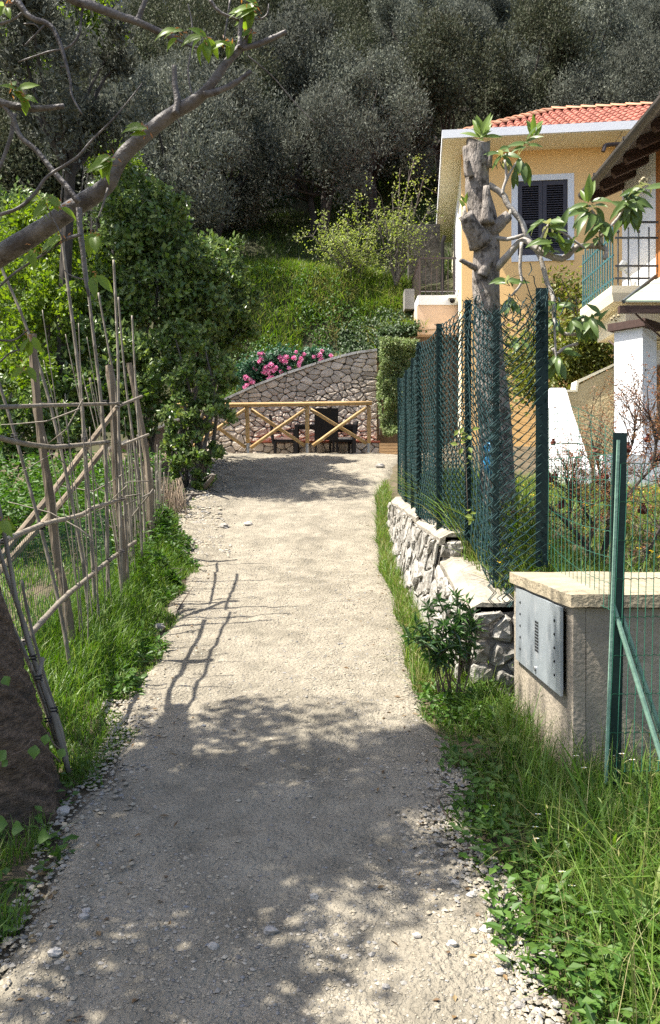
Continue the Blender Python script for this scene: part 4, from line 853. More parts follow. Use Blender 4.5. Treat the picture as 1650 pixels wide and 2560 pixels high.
# steel door, its near edge standing a little open
def KD(s, z, o_):  # door plane: hinged at the far side
    t = (ds1-s)/(ds1-ds0); return K(s, .005 + .018*t + o_, z)
pl_ = MB().hexa([KD(ds0+.01, dz0+.005, 0), KD(ds1-.01, dz0+.005, 0), KD(ds1-.01, dz1-.005, 0), KD(ds0+.01, dz1-.005, 0), KD(ds0+.01, dz0+.005, .014), KD(ds1-.01, dz0+.005, .014), KD(ds1-.01, dz1-.005, .014), KD(ds0+.01, dz1-.005, .014)]).build('door', M['steel'], cpi)
sc_, zc_ = (ds0+ds1)/2 - .02, (dz0+dz1)/2 + .0
for i_ in range(10):
    for j_ in range(4):
        s, z = sc_ + (j_-1.5)*.02, zc_ + (4.5-i_)*.0175; MB().hexa([KD(s-.007, z-.006, .0142), KD(s+.007, z-.006, .0142), KD(s+.007, z+.006, .0142), KD(s-.007, z+.006, .0142), KD(s-.007, z-.006, .0152), KD(s+.007, z-.006, .0152), KD(s+.007, z+.006, .0152), KD(s-.007, z+.006, .0152)]).build('vent_slot', M['slot'], pl_)
for s in (ds0+.11, ds1-.13):
    for k in range(5): z = dz0+.09 + k*.07; MB().ball(KD(s, z, .015), (.006, .008, .008), 6, 4).build('rivet', M['slot'], pl_)
MB().tube([KD(sc_+.02, dz0+.045, .014), KD(sc_+.02, dz0+.045, .024)], .014, 10).build('lock', M['zinc'], pl_)

# ---------------------------------------------------------------- chain-link fence on the rubble wall
M['green_post'] = mat('dark_green_post', (.008, .026, .022), (.005, .018, .016), scale=8, bump=.05, rough=.55, spec=.3)
M['green_wire'] = mat('green_wire', (.005, .032, .032), rough=.55, bump=0, spec=.35)
M['mesh_wire'] = mat('garden_wire', (.03, .13, .085), rough=.4, bump=0, spec=.5)
cl = thing('chain_link_fence', 'tall dark green chain-link fence on top of the rubble wall', 'fence', (1.0, 8, E-.3))
posts = []
def tpost(px, pyt, pyb, d, w, name='post', parent=cl, lean=0, m='green_post'):
    a, b = P(px, pyb, d), P(px+lean, pyt, d); wx = w/2; mb = MB()
    mb.bar(a, b, w, .008, (0, 1, 0)); mb.bar(a + (0, .004+w*.4, 0), b + (0, .004+w*.4, 0), .008, w*.8, (0, 1, 0)); return mb.build(name, M[m], parent)
for px, pyt, pyb, d, w in ((1240,775,1478,5.6,.045),(1170,750,1350,6.3,.05),(1098,809,1330,7.0,.05),(1048,855,1290,7.95,.045),(1032,895,1275,8.75,.045),(1016,925,1262,9.65,.045),(998,945,1232,10.6,.045)):
    tpost(px, pyt, pyb, d, w); posts.append((P(px, pyb, d), P(px, pyt, d)))
big = tpost(1355, 720, 1418, 5.45, .085)
posts_near = [(P(1352, 1470, 5.42), P(1352, 722, 5.42))] + posts
mb = MB(); cell = .052
k0 = 0
for i_ in range(len(posts_near)-1):
    (b0_, t0_), (b1_, t1_) = posts_near[i_], posts_near[i_+1]; wdt = np.linalg.norm((b1_-b0_)[:2]); K_ = max(3, int(wdt/cell)); J = int(max(t0_[2]-b0_[2], t1_[2]-b1_[2])/(cell*.62))
    kk, jj = np.meshgrid(np.arange(K_), np.arange(J+1), indexing='ij'); u = (kk + ((jj+kk) % 2))/K_; v = jj/J
    bt = b0_ + (b1_-b0_)*u[..., None]; tp = t0_ + (t1_-t0_)*u[..., None]; pts = bt + (tp-bt)*v[..., None]
    sag = (.025 if i_ else .05)*np.sin(u*math.pi)*(.6+.8*v); side = unit(np.array((-(b1_-b0_)[1], (b1_-b0_)[0], 0)))
    wob = vnoise(pts[..., 1]*2.2, pts[..., 2]*2.2, 1, 91)*.03 + vnoise(pts[..., 1]*6, pts[..., 2]*5, 1, 92)*.012
    pts = pts + side*wob[..., None]; pts[..., 2] -= sag*v; pts[..., 0] += .006*np.where((jj % 2) == 0, 1, -1)
    wires(mb, pts, .0052, 'z'); wires(mb, pts + np.array((.05, .02, -.026)) + (side*.03*vnoise(pts[..., 1]*1.7, pts[..., 2]*1.7, 1, 93)[..., None]), .0052, 'z')
mb.build('mesh', M['green_wire'], cl, kind='stuff')
# gathered edge of the roll hanging at the near post and the tangled top
mb = MB(); a, b = P(1238, 770, 5.3), P(1262, 1515, 5.25); J = 46
for k in range(9):
    v = np.linspace(0, 1, J); pts = a + (b-a)*v[:, None]; pts = pts + np.stack([.022*np.where((np.arange(J)+k) % 2, 1, -1) + .028*R.normal() + 0*v, .03*R.normal() + .012*R.normal(size=J), 0*v], 1); pts[:, 0] += .02*np.sin(v*5+k); wires(mb, pts[None], .0045, 'z')
for k in range(5):
    for (pa, pb_) in ((posts[1][1], posts[1][0]), (posts[2][1], posts[2][0]), (posts[3][1], posts[3][0])):
        v = np.linspace(0, 1, J); pts = pa + (pb_-pa)*v[:, None] + np.stack([.02*np.where((np.arange(J)+k) % 2, 1, -1) + .018*R.normal() + 0*v, .02*R.normal() + 0*v, 0*v], 1); wires(mb, pts[None], .0045, 'z')
for k in range(34):
    c = P(R.uniform(1295, 1362), R.uniform(725, 870), R.uniform(5.25, 5.6)); q = smooth_line(c + np.cumsum(R.normal(0, .035, (7, 3)), 0), 3); wires(mb, q[None], .004, 'z')
for k in range(26):
    c = P(R.uniform(1165, 1300), R.uniform(735, 790), R.uniform(5.4, 6.2)); q = smooth_line(c + np.cumsum(R.normal(0, .022, (6, 3)), 0), 3); wires(mb, q[None], .004, 'z')
mb.build('loose_mesh', M['green_wire'], cl, kind='stuff')

# ---------------------------------------------------------------- garden wire fence by the pillar
wf2 = thing('wire_fence', 'sagging green garden wire fence on the angle-iron post by the pillar', 'fence', (1.3, 3.6, E-1.3))
npost = tpost(1534, 1082, 1960, 3.6, .062, 'post', wf2, 16)
tpost(1890, 1100, 1960, 3.55, .062, 'post', wf2, 0)
mb = MB(); mb.tube([P(1532, 1510, 3.6), P(1690, 2010, 3.45)], .012, 7); mb.tube([P(1548, 1520, 3.62), P(1668, 1880, 3.55)], .012, 7); M['pale_green'] = mat('pale_green_paint_and_lit_edge', (.22, .36, .27), (.13, .22, .17), scale=12, bump=.1, rough=.5); mb.build('brace', M['pale_green'], wf2)
MB().bar(P(1546, 1100, 3.585), P(1514, 1960, 3.585), .012, .01, (0, 1, 0)).build('post_lit_edge', M['pale_green'], npost)  # sunlight on the post's flange is put into this strip's pale colour
def net(TL, TR, BL, BR, nv, nh, sag_t, sag_b, name, r=.0022, zig=.006):
    """stretched wire netting between four corners, top and bottom edges sagging"""
    mb = MB(); TL, TR, BL, BR = map(np.array, (TL, TR, BL, BR))
    def pt(u, v):
        u = np.asarray(u, float)[..., None]; v = np.asarray(v, float)[..., None]
        p = (BL + (BR-BL)*u)*(1-v) + (TL + (TR-TL)*u)*v; s = np.sin(u*math.pi); p = p - np.concatenate([0*s, .05*s*(1-v), s*(sag_t*v + sag_b*(1-v))], -1); return p
    u = np.linspace(0, 1, nv)[:, None] + 0*np.linspace(0, 1, 9); v = 0*u + np.linspace(0, 1, 9); wires(mb, pt(u, v), r, 'z')
    J = 61; u = np.linspace(0, 1, J)[None] + np.zeros((nh, 1)); v = np.array([q/(nh-1) for q in range(nh)])[:, None] + 0*u; q = pt(u, v); q[..., 2] += zig*np.abs(np.sin(u*nv*math.pi/1.0))*.9; wires(mb, q, r, 'x')
    return mb.build(name, M['mesh_wire'], wf2, kind='stuff')
net(P(1372,1150,5.4), P(1545,1135,3.62), P(1370,1400,5.4), P(1535,1530,3.62), 17, 7, .0, .05, 'netting')
net(P(1372,1020,5.4), P(1556,1100,3.62), P(1372,1150,5.4), P(1548,1160,3.62), 7, 8, -.07, -.02, 'netting', .002, 0)
net(P(1552,1160,3.58), P(1890,1130,3.55), P(1520,1930,3.58), P(1890,1900,3.55), 20, 9, .02, 0, 'netting')

# ---------------------------------------------------------------- bamboo fence
M['cane'] = mat('bleached_cane', (.27, .235, .185), (.15, .125, .095), scale=7, detail=6, bump=.25, stretch=(3, 3, .5), rough=.6, rnd=.22, dirt=(.13, .10, .08), dirt_scale=6, dirt_lo=.56, dirt_hi=.7)
M['old_post'] = mat('weathered_post', (.27, .215, .155), (.11, .085, .06), scale=10, detail=8, bump=.9, bscale=24, stretch=(1, 1, .14), rough=.95, rnd=.1)
M['tie'] = mat('dark_tie_wire', (.02, .018, .02), bump=0, rough=.6)
bf = thing('bamboo_fence', 'leaning fence of bleached bamboo canes wired to rough wooden posts', 'fence', (-1.8, 6, zp(6.)))
def cane(pxs, d, wpx, name='cane', taper=.75, nodes=.26):
    d = np.broadcast_to(np.asarray(d, float), (len(pxs),)); q = np.array([P(x, y, dd) for (x, y), dd in zip(pxs, d)]); q = smooth_line(q, 3)
    L = np.concatenate([[0], np.cumsum(np.linalg.norm(np.diff(q, axis=0), axis=1))]); n = int(L[-1]/nodes); r = wpx*.9/2/F*d.mean()
    s, rr = [], []
    for k in range(n+1):
        c = min(k*nodes*R.uniform(.97, 1.03) + .05, L[-1]-.02)
        for o_, m_ in ((-.012, 1), (0, 1.18), (.012, 1)):
            if 0 < c+o_ < L[-1] and (not s or c+o_ > s[-1]): s.append(c+o_); rr.append(m_)
    s = np.array([0] + s + [L[-1]]); rr = np.array([1] + rr + [1]); pts = np.stack([np.interp(s, L, q[:, k]) for k in range(3)], 1)
    rad = r*rr*np.interp(s/L[-1], [0, 1], [taper, 1.08]); return MB().tube(pts, rad, 7).build(name, M['cane'], bf, True)
cane([(-20,620),(4,671),(68,821),(121,993),(150,1114),(186,1286),(207,1400),(226,1580)], 6.5, 10)
cane([(152,560),(159,630),(175,754),(200,957),(211,1100),(221,1243),(232,1400),(240,1570)], 6.7, 11)
cane([(203,560),(211,636),(229,800),(250,975),(264,1136),(268,1314),(271,1570)], 6.9, 10.5)
cane([(284,650),(295,886),(296,1011),(298,1171),(303,1386),(303,1560)], 7.2, 9)
cane([(246,732),(264,830),(279,914),(290,980),(310,1250),(322,1480)], 7.5, 7)
cane([(296,743),(314,957),(343,1171),(352,1314),(356,1420)], 8.3, 7)
cane([(330,789),(343,1029),(357,1207),(363,1400)], 9.0, 6.5)
cane([(-12,930),(0,964),(36,1082),(71,1207),(100,1314),(121,1396),(146,1500),(168,1621),(188,1760)], 5.3, 11)
cane([(-15,1230),(7,1300),(36,1479),(82,1643),(136,1800),(172,1930)], 4.0, 15)
cane([(-25,1300),(0,1386),(29,1471),(64,1571),(96,1686),(136,1775),(166,1895)], 4.05, 15)
cane([(-20,1420),(0,1489),(36,1579),(89,1693),(125,1800),(150,1880)], 4.1, 15)
cane([(54,1450),(75,1560),(110,1690),(135,1760),(160,1850)], 4.3, 11)
for k in range(20):
    t = k/19; xb_ = 300 + 66*t + R.normal(0, 4); d = 7.4 + 2.4*t; yb = HY - (zp(d)-E)/d*F; h = R.uniform(.75, 1.5)
    cane([(xb_-14-26*(1-t)*R.random(), yb - h/d*F), (xb_-5, yb - .5*h/d*F), (xb_+R.normal(0, 5), yb+12)], d, R.uniform(3.8, 5.5))
for k in range(26):
    t = R.random(); d = 5.4 + 3.6*t; x0_ = -1.74 - .09*(d-5.2) + R.normal(0, .04); px0 = CX + x0_/d*F; yb = HY - (zp(d)-E)/d*F; h = R.uniform(.9, 2.6); ln = R.uniform(.02, .42)*h*.5
    cane([(px0 - ln/d*F, yb - h/d*F), (px0 - ln*.4/d*F + R.normal(0, 3), yb - .5*h/d*F), (px0, yb+14)], d, R.uniform(.006, .012)*2*F/d*.6)
for k in range(12):
    t = R.random(); d = 5.0 + 3.5*t; x0_ = -1.74 - .09*(d-5.2); px0 = CX + x0_/d*F; py0 = HY + (1.1-R.uniform(0, 1.7))*F/d*.9; cane([(px0-R.uniform(60, 190), py0+R.normal(0, 40)), (px0-50, py0+R.normal(0, 20)), (px0+R.uniform(0, 50), py0+R.normal(0, 40))], d, R.uniform(3, 5), 'dry_stem', .5)
for k in range(36):
    d = R.uniform(9.2, 11.2); xb_ = 372 + (d-9.2)*17 + R.normal(0, 7); yb = HY - (zp(d)-E)/d*F; h = R.uniform(.5, 1.1); cane([(xb_-R.uniform(-3, 14), yb - h/d*F), (xb_, yb)], d, R.uniform(2.5, 4.5), nodes=.5)
rails = [([(-30,1018),(0,1018),(107,1014),(296,1009)], (4.4, 4.6, 5.3, 7.15), 11), ([(290,1018),(354,991)], (7.2, 8.6), 8), ([(-40,1080),(0,1096),(89,1114),(143,1118),(271,1105)], (4.3, 4.5, 5.3, 5.6, 6.9), 14), ([(307,1112),(371,1086)], (7.4, 9.2), 7),
         ([(-30,1370),(0,1357),(107,1311),(200,1289),(229,1271),(314,1246)], (4.3, 4.4, 5.2, 6.3, 6.6, 7.4), 13), ([(54,1611),(154,1500),(214,1450),(279,1396),(339,1354)], (4.25, 5.2, 6.2, 6.9, 8.3), 13), ([(93,1704),(107,1646)], (4.0, 4.1), 12)]
for q, d, w_ in rails: cane(q, np.array(d)-.05, w_, 'rail_cane', 1., .4)
def wpost(pxs, d, wpx, name='post'):
    d = np.broadcast_to(np.asarray(d, float), (len(pxs),)); q = smooth_line(np.array([P(x, y, dd) for (x, y), dd in zip(pxs, d)]), 4); r = wpx/2/F*d.mean()
    MB().tube(q, r*R.uniform(.9, 1.1, len(q)), 8, rough=.09).build(name, M['old_post'], bf)
wpost([(80,836),(89,957),(104,1100),(125,1243),(143,1400),(154,1443),(175,1570),(178,1650)], 5.75, 22)
wpost([(272,914),(282,1011),(290,1200),(305,1350),(312,1500)], 7.4, 18); wpost([(323,908),(340,993),(368,1154),(378,1330)], 9.2, 14); wpost([(363,1152),(370,1230),(380,1330)], 9.6, 16)
wpost([(296,1014),(170,1180),(36,1350),(-40,1440)], (7.4, 6.6, 5.8, 5.4), 17, 'diagonal_brace'); wpost([(268,1111),(150,1260),(36,1386),(-40,1470)], (7.2, 6.6, 5.9, 5.5), 16, 'diagonal_brace')
for px, py, d in ((211,1098,6.6),(264,1006,6.8),(298,1010,7.1),(107,1014,5.5),(125,1012,5.6),(150,1112,6.3),(221,1110,6.6),(268,1106,6.8),(36,1090,5.2),(229,1272,6.5),(186,1290,6.4),(100,1312,5.2),(303,1248,7.1),(154,1500,5.3),(214,1448,6.3),(238,1430,6.5),(271,1402,6.8),(303,1378,7.1),(66,1600,4.1),(82,1645,3.95),(135,1775,3.95),(120,1800,3.98),(96,1695,3.98),(105,1320,5.2),(12,1355,4.4)):
    c = P(px, py, d-.06); r = 9/F*d; a = np.linspace(0, 4*math.pi, 13); MB().tube(c + np.stack([r*np.cos(a), r*np.sin(a), (a/12-.5)*.03], 1), .0035, 4).build('tie', M['tie'], bf)
mb = MB(); BL, BR = P(-60, 1760, 4.6), P(305, 1560, 7.5); BL[2] = zp(4.6)+.02; BR[2] = zp(7.5)+.02; nv = 90; u = np.linspace(0, 1, nv); off = np.array((-.06, .1, 0))
q = (BL + (BR-BL)*u[:, None] + off)[:, None, :] + np.array((-.12, 0, .95))*np.linspace(0, 1, 5)[None, :, None]; wires(mb, q, .0022, 'z')
v = np.linspace(0, 1, 14); q = (BL + off + np.array((-.12, 0, .95))*v[:, None])[:, None, :] + (BR-BL)*np.linspace(0, 1, 30)[None, :, None]; wires(mb, q, .0022, 'x'); mb.build('netting', M['mesh_wire'], bf, kind='stuff')
# ---------------------------------------------------------------- wood on the hillside
def olive_proto(name, mleaf, h, rad, nb, nl, L, W, seed, squash=1., low=-.75):
    rng = np.random.default_rng(seed); o = thing(name, 'x', 'tree'); c = np.array((0, 0, h*.60))
    mb = MB(); bc = crown(mb, c, (rad, rad, h*.42), nb, rad*.36, nl, L, W, up=.7, shell=.6, squash=1.15, rng=rng, bottom=low); mb.build('crown', mleaf, o)
    mb = MB(); nt = rng.integers(1, 4)
    for k in range(nt):
        b0 = np.array((rng.normal(0, .12), rng.normal(0, .12), -.6)); ln = rng.normal(0, .5, 2)
        t1 = b0 + (ln[0]*.5, ln[1]*.5, .6+h*.18); t2 = b0 + (ln[0], ln[1], .6+h*.36); q = smooth_line([b0, t1, t2], 4); mb.tube(q, np.interp(np.arange(len(q)), [0, len(q)-1], [.17, .09])*rng.uniform(.8, 1.1), 7, rough=.08, rng=rng)
        for j in rng.choice(len(bc), 7, replace=False):
            mid = (t2+bc[j])/2 + rng.normal(0, .2, 3); mb.tube(smooth_line([t2 - (0, 0, .1), mid, bc[j]], 3), np.linspace(.07, .015, 7), 5)
    mb.build('trunk', M['bark_dark'], o); return o
protos = [olive_proto('olive_tree', M['olive'], 6.2, 2.3, 34, 640, .16, .055, s) for s in (1, 2, 3)] + [olive_proto('olive_tree', M['olive'], 5.0, 2.0, 32, 560, .14, .048, 9)] + [olive_proto('evergreen_oak', M['oak'], 6.8, 2.5, 36, 620, .15, .065, s) for s in (4, 5, 6)]
def plant_tree(k, x, y, s, rz, label, group=None, z=None, used=set()):
    o = protos[k]
    if k in used: o = copy_tree(o)
    used.add(k); o.location = (x, y, (hill(np.array([x]), np.array([y]))[0] if z is None else z) - .1); o.rotation_euler = (0, 0, rz); o.scale = (s, s, s*1.0); o['label'] = label; o['category'] = 'tree'
    if group: o['group'] = group
    elif 'group' in o: del o['group']
    return o
rt = np.random.default_rng(5)
hand = [(5, -3.5, 15.4, .0, ''), (0, -4.9, 23.6, .95, 'grey olive tree standing just behind the tallest green shrub'), (2, -4.0, 26.4, 1., 'dark olive tree shading the top of the grassy bank'), (3, -.5, 27.0, 1.0, 'silvery olive tree with its crown hanging low over the dark bank'), (0, 1.6, 29.5, .98, 'twin-trunked olive tree behind the budding saplings'), (4, -4.3, 29.2, 1.0, 'dark evergreen with two bare trunks above the leafy shrubs'),
        (1, -1.6, 31.5, 1.1, 'tall grey olive tree rising behind the low silvery one'), (3, 10.2, 33.0, 1.0, 'silvery olive tree peeping over the ridge of the red tiled roof'), (2, 13.2, 34.0, .95, 'silvery olive tree over the roof beside the gutter of the white house'), (5, 4.3, 31.5, 1., 'dark evergreen oak behind the hip of the red roof')]
for k, x, y, s, lb in hand[1:]: plant_tree(k, x, y, s, rt.uniform(0, 6.28), lb)
tall = thing('evergreen_oak', 'tall slim evergreen, added to shade the path, rising over the yellow-green sunlit shrub behind the cherry twigs', 'tree', (-4.35, 13.3, float(zp(13.3))))  # added tree, so that its crown shades the upper path
mb = MB(); tc = np.array((-4.35, 13.3, E+7.4)); tb_ = crown(mb, tc, (1.15, 1.2, 1.7), 30, .5, 330, .13, .05, up=.5, shell=.5); mb.build('crown', M['olive'], tall)
mb = MB(); q = smooth_line([(-4.35, 13.3, zp(13.3)-.1), (-4.45, 13.35, E+2.5), (-4.3, 13.3, E+5.8)], 5); mb.tube(q, np.linspace(.14, .08, len(q)), 8, rough=.05)
for k in range(0, 30, 3): mb.tube(smooth_line([q[-2], (q[-1]+tb_[k])/2 + R.normal(0, .15, 3), tb_[k]], 3), np.linspace(.05, .012, 7), 5)
mb.build('trunk', M['bark_dark'], tall)
GR = 'olive trees and evergreen oaks crowding the hillside'
for y, x0, x1, stp in ((25.2, -8.5, -4.2, 2.6), (28, -12, -5, 2.8), (32.5, -10.5, 9, 3.6), (36, -14, 15, 3.9), (40, -16, 17, 4.2), (45, -18, 19, 4.4), (50.5, -20, 22, 4.8), (57, -23, 25, 5.2), (64, -26, 28, 5.6), (72, -29, 31, 5.4), (80, -32, 34, 5.4), (88, -35, 37, 5.2)):
    for x in np.arange(x0, x1, stp):
        x_, y_ = x + rt.normal(0, .7), y + rt.normal(0, .8)
        if any(math.hypot(x_-h[1], y_-h[2]) < 2.1 for h in hand): continue
        k = int(rt.choice([0, 1, 2, 4, 5, 6])) if x_ < 6 or y_ < 38 else int(rt.choice([0, 1, 2, 4]))
        plant_tree(k, x_, y_, rt.uniform(.85, 1.2), rt.uniform(0, 6.28), 'grey-green olive tree among the dense wood on the hillside' if k < 4 else 'dark evergreen oak among the dense wood on the hillside', GR)

# ---------------------------------------------------------------- broad-leaved trees and shrubs along the fence side
def leafy(name, label, cat, base, blobs, mleaf, dens, L, W, group=None, br=.34, stems=5, sr=.045):
    """blobs: (px, py, d, radius px) clumps measured on the photograph, each with its own depth"""
    o = thing(name, label, cat, base, group); mb = MB(); cs = []
    for px, py, d, rp in blobs:
        c = P(px, py, d); r = rp/F*d; cs.append(c); nb = max(6, int(20*(r/.6)**2)); crown(mb, c, (r*.85, r*.85, r*.85), nb, br*min(1., r*1.2), int(dens), L, W, up=.35, shell=.45, squash=.9)
    mb.build('foliage', M[mleaf], o, kind='stuff'); mb = MB()
    for c in cs:
        b = np.array(base) + R.normal(0, .15, 3)*(1, 1, 0); q = smooth_line([b - (0, 0, .1), (b+c)/2 + R.normal(0, .15, 3), c], 4); mb.tube(q, np.linspace(sr, sr*.27, len(q)), 6)
    mb.build('stem', M['bark'], o); return o
def gbase(x, d): return (x, d, float(G(np.array([x]), np.array([d]))[0]))
leafy('leafy_shrub', 'tallest broad-leaved green shrub behind the bamboo canes', 'shrub', gbase(-3.6, 14.6), [(330,520,14.6,110),(400,580,14.4,110),(470,660,14.5,110),(300,640,14.3,110),(390,740,14.2,120),(480,800,14.4,100),(270,760,14.0,100)], 'bush', 62, .115, .075, br=.28)
leafy('leafy_shrub', 'broad-leaved shrub whose crown reaches furthest toward the stone wall', 'shrub', gbase(-2.75, 15.4), [(540,650,15.6,85),(590,730,15.6,70),(560,800,15.4,90),(500,740,15.3,90),(590,830,15.4,55),(525,900,15.2,70),(560,940,15.3,45)], 'bush', 62, .11, .07, br=.28)
leafy('leafy_shrub', 'bright yellow-green shrub in full sun at the edge of the kitchen garden', 'shrub', gbase(-5.0, 13.6), [(60,720,13.6,110),(150,640,14.2,100),(40,860,13.3,100),(150,800,13.4,100),(220,700,14.0,80),(100,960,13.0,90),(90,580,14.5,80),(20,640,14.5,80)], 'bush_bright', 75, .095, .06, br=.28)
leafy('leafy_shrub', 'dark leafy shrub between the bamboo canes and the creeper column', 'shrub', gbase(-3.3, 13.4), [(250,880,13.6,100),(330,900,13.4,100),(200,980,13.2,90),(290,1010,13.2,90),(360,1020,13.2,80),(380,880,13.4,80),(180,1080,13.0,70)], 'bush', 62, .11, .07, br=.28)
leafy('elder_bush', 'elder bush with creamy flower heads behind the nearest wooden post', 'shrub', gbase(-5.2, 12.4), [(30,980,12.4,80),(110,1010,12.4,70),(60,1080,12.3,80),(150,1090,12.4,70),(10,1120,12.3,60)], 'bush', 65, .10, .06, br=.28)
leafy('creeper_column', 'column of creeper and leaves standing at the end of the bamboo fence', 'creeper', gbase(-2.25, 13.0), [(440,850,13.2,70),(510,860,13.2,70),(540,930,13.1,60),(430,940,13.0,70),(500,970,13.0,75),(450,1040,12.9,70),(530,1040,12.9,60),(430,1130,12.7,60),(490,1120,12.7,60),(530,1140,12.8,38),(460,1200,12.5,55),(505,1200,12.6,38),(445,1270,12.2,45),(480,1270,12.2,30),(440,1300,11.6,45),(420,1240,11.8,45),(470,1310,11.5,34),(425,1330,11.2,36)], 'bush', 75, .085, .055, br=.22)
mb = MB()
for k in range(150):
    px = R.uniform(395, 455); d = R.uniform(11.3, 12.0); p = P(px, R.uniform(1190, 1250), d); b = gbase(p[0]+R.normal(.03, .04), d); mb.tube(smooth_line([p, (p+np.array(b))/2 + R.normal(0, .03, 3), b], 2), .005, 4)
M['straw'] = mat('dry_straw', (.42, .33, .24), (.28, .21, .15), scale=20, bump=0); ds_ = mb.build('dry_stems', M['straw'], None, False, 'stuff'); ds_['label'] = 'bundle of dry straw-coloured stems at the foot of the creeper column'
leafy('young_tree', 'bright leafy sapling in front of the wood at the picture top corner', 'tree', (-8.2, 23.5, E+3.5), [(235,40,23,55),(270,90,23,40),(200,10,23,50),(55,120,24,60),(30,60,24,60)], 'bush_bright', 60, .13, .09, br=.5)
leafy('young_tree', 'pale leaved sapling behind the curve of the cherry limb', 'tree', (-5.6, 21.5, E+3.0), [(235,340,21,35),(225,390,21,40),(260,420,21,45),(300,430,21,60)], 'bush_bright', 60, .12, .08, br=.4)
leafy('woodland_shrub', 'dark shrub in shade at the foot of the wood', 'shrub', (-8.5, 24.5, E+5), [(60,380,24.5,120),(150,420,24.5,100),(40,500,24,110),(160,330,25,100),(260,520,24,80),(90,280,26,100)], 'oak', 70, .12, .075, br=.6)
leafy('woodland_shrub', 'small dark shrub below the two bare trunks', 'shrub', (-3.4, 25.5, E+6.5), [(520,560,25.5,40),(470,470,26,60)], 'oak', 50, .1, .06, br=.5)
leafy('leafy_shrub', 'big mid-green shrub mass behind the yellow-green sunlit shrub', 'shrub', gbase(-6.8, 17.5), [(60,640,17.5,110),(150,700,17.8,110),(230,780,17.5,100),(60,800,17.2,110),(160,860,17.2,100),(280,860,17.5,90),(350,930,17.5,80),(60,950,17,100),(180,1000,17,90),(300,1000,17,80),(10,540,18,90),(120,560,18,90)], 'bush', 60, .12, .075, br=.34)
leafy('nettle_clump', 'tall dark nettles leaning over the path edge below the last canes', 'nettles', gbase(-2.25, 9.6), [(335,1330,9.8,40),(375,1310,10.2,40),(410,1340,9.8,36),(370,1370,9.4,36),(425,1300,10.4,30)], 'weed', 70, .09, .04, br=.16, sr=.006)
leafy('nettle_clump', 'lush leafy weeds spilling from the fence foot onto the gravel', 'weeds', gbase(-1.9, 8.3), [(350,1430,8.3,36),(400,1420,8.5,34),(420,1455,8.1,26),(370,1480,7.9,30),(330,1390,8.8,34)], 'weed', 70, .08, .035, br=.14, sr=.006)
# the two budding saplings on the bank
def sapling(label, base, tops, d, nl, cat='tree'):
    o = thing('budding_sapling', label, cat, P(*base, d)); mb = MB(); tips = []
    rb_ = np.random.default_rng(len(label))
    for (x, y) in tops:
        dd = d + rb_.uniform(-.5, .5); q = smooth_line([P(*base, d) - (0, 0, .15), P((base[0]*2+x)/3 + rb_.normal(0, 8), base[1]*.62+y*.38, d+(dd-d)*.4), P(x, y, dd)], 5); mb.tube(q, np.linspace(.035, .008, len(q)), 6, rough=.05)
        for t in rb_.uniform(.35, 1., 14):
            p = q[int(t*(len(q)-1))]; e = p + rb_.normal(0, .33, 3) + (0, 0, .18); mb.tube([p, (p+e)/2 + rb_.normal(0, .05, 3), e], [.008, .005, .003], 4); tips += [p*.5+e*.5, e, e + rb_.normal(0, .1, 3), p*.2+e*.8]
    mb.build('trunk', M['bark'], o); tips = np.array(tips); q = np.repeat(np.arange(len(tips)), nl); mb = MB(); n = len(q)
    leaves(mb, tips[q] + R.normal(0, .07, (n, 3)), R.normal(0, .7, (n, 3)) + (0, 0, .2), np.array((-.2, -.3, 1)) + R.normal(0, .5, (n, 3)), R.uniform(.05, .09, n), R.uniform(.03, .05, n)); mb.build('foliage', M['bud'], o, kind='stuff')
sapling('low spreading sapling with yellow-green new leaves on the grassy bank', (885, 715), [(770,580),(800,560),(840,555),(870,545),(900,560),(930,570),(860,600),(950,590),(820,600),(915,610)], 22.2, 6)
sapling('tall thin sapling with sparse buds beside the orange house', (990, 700), [(1000,420),(1035,400),(1060,440),(980,480),(1030,500),(1075,520),(960,520),(1050,560),(1000,560),(940,540),(1085,590)], 22.0, 3)

# ---------------------------------------------------------------- pollarded loquat
lq = thing('loquat_tree', 'pollarded loquat tree with scarred grey trunk and big drooping leaves', 'tree', P(1235, 1320, 7.1))
M['loquat_bark'] = mat('loquat_bark', (.34, .30, .26), (.14, .12, .105), scale=10, detail=10, bump=1., bscale=26, rough=.95, stretch=(2., 2., .6), bdist=.03, dirt=(.07, .06, .05), dirt_scale=10, dirt_lo=.52, dirt_hi=.6)
M['loquat_branch'] = mat('loquat_branch', (.42, .39, .35), (.22, .19, .16), scale=12, bump=.4, bscale=40)
M['cut_wood'] = mat('cut_wood', (.46, .41, .34), (.30, .26, .21), scale=14, bump=.3)
mb = MB(); q = smooth_line(np.array([np.append(P(x, y, 7.05), w/2/F*7.05) for x, y, w in ((1195,358,57),(1193,430,58),(1194,485,62),(1206,540,68),(1215,600,64),(1214,690,67),(1218,770,65),(1226,900,72),(1240,1100,82),(1246,1340,90))]), 6)
n = 18; a = np.arange(n)*2*math.pi/n; V = []
for i_, (x, y, z, r) in enumerate(q):
    rr = r*(1 + .05*vnoise(np.cos(a)*1.5+z*3, np.sin(a)*1.5 + z*3.5, 1, 101) + .03*vnoise(np.cos(a)*4, np.sin(a)*4 + z*9, 1, 102) + .03*np.sin(a*3 + z*2)); V.append(np.stack([x + np.cos(a)*rr, y + np.sin(a)*rr, z + 0*a + (.03*np.sin(a*2+1) if i_ == 0 else 0)], 1))
m_ = len(q); V = np.concatenate(V); mb.add(V, [(i*n+k, i*n+(k+1) % n, (i+1)*n+(k+1) % n, (i+1)*n+k) for i in range(m_-1) for k in range(n)] + [tuple(range(n))])
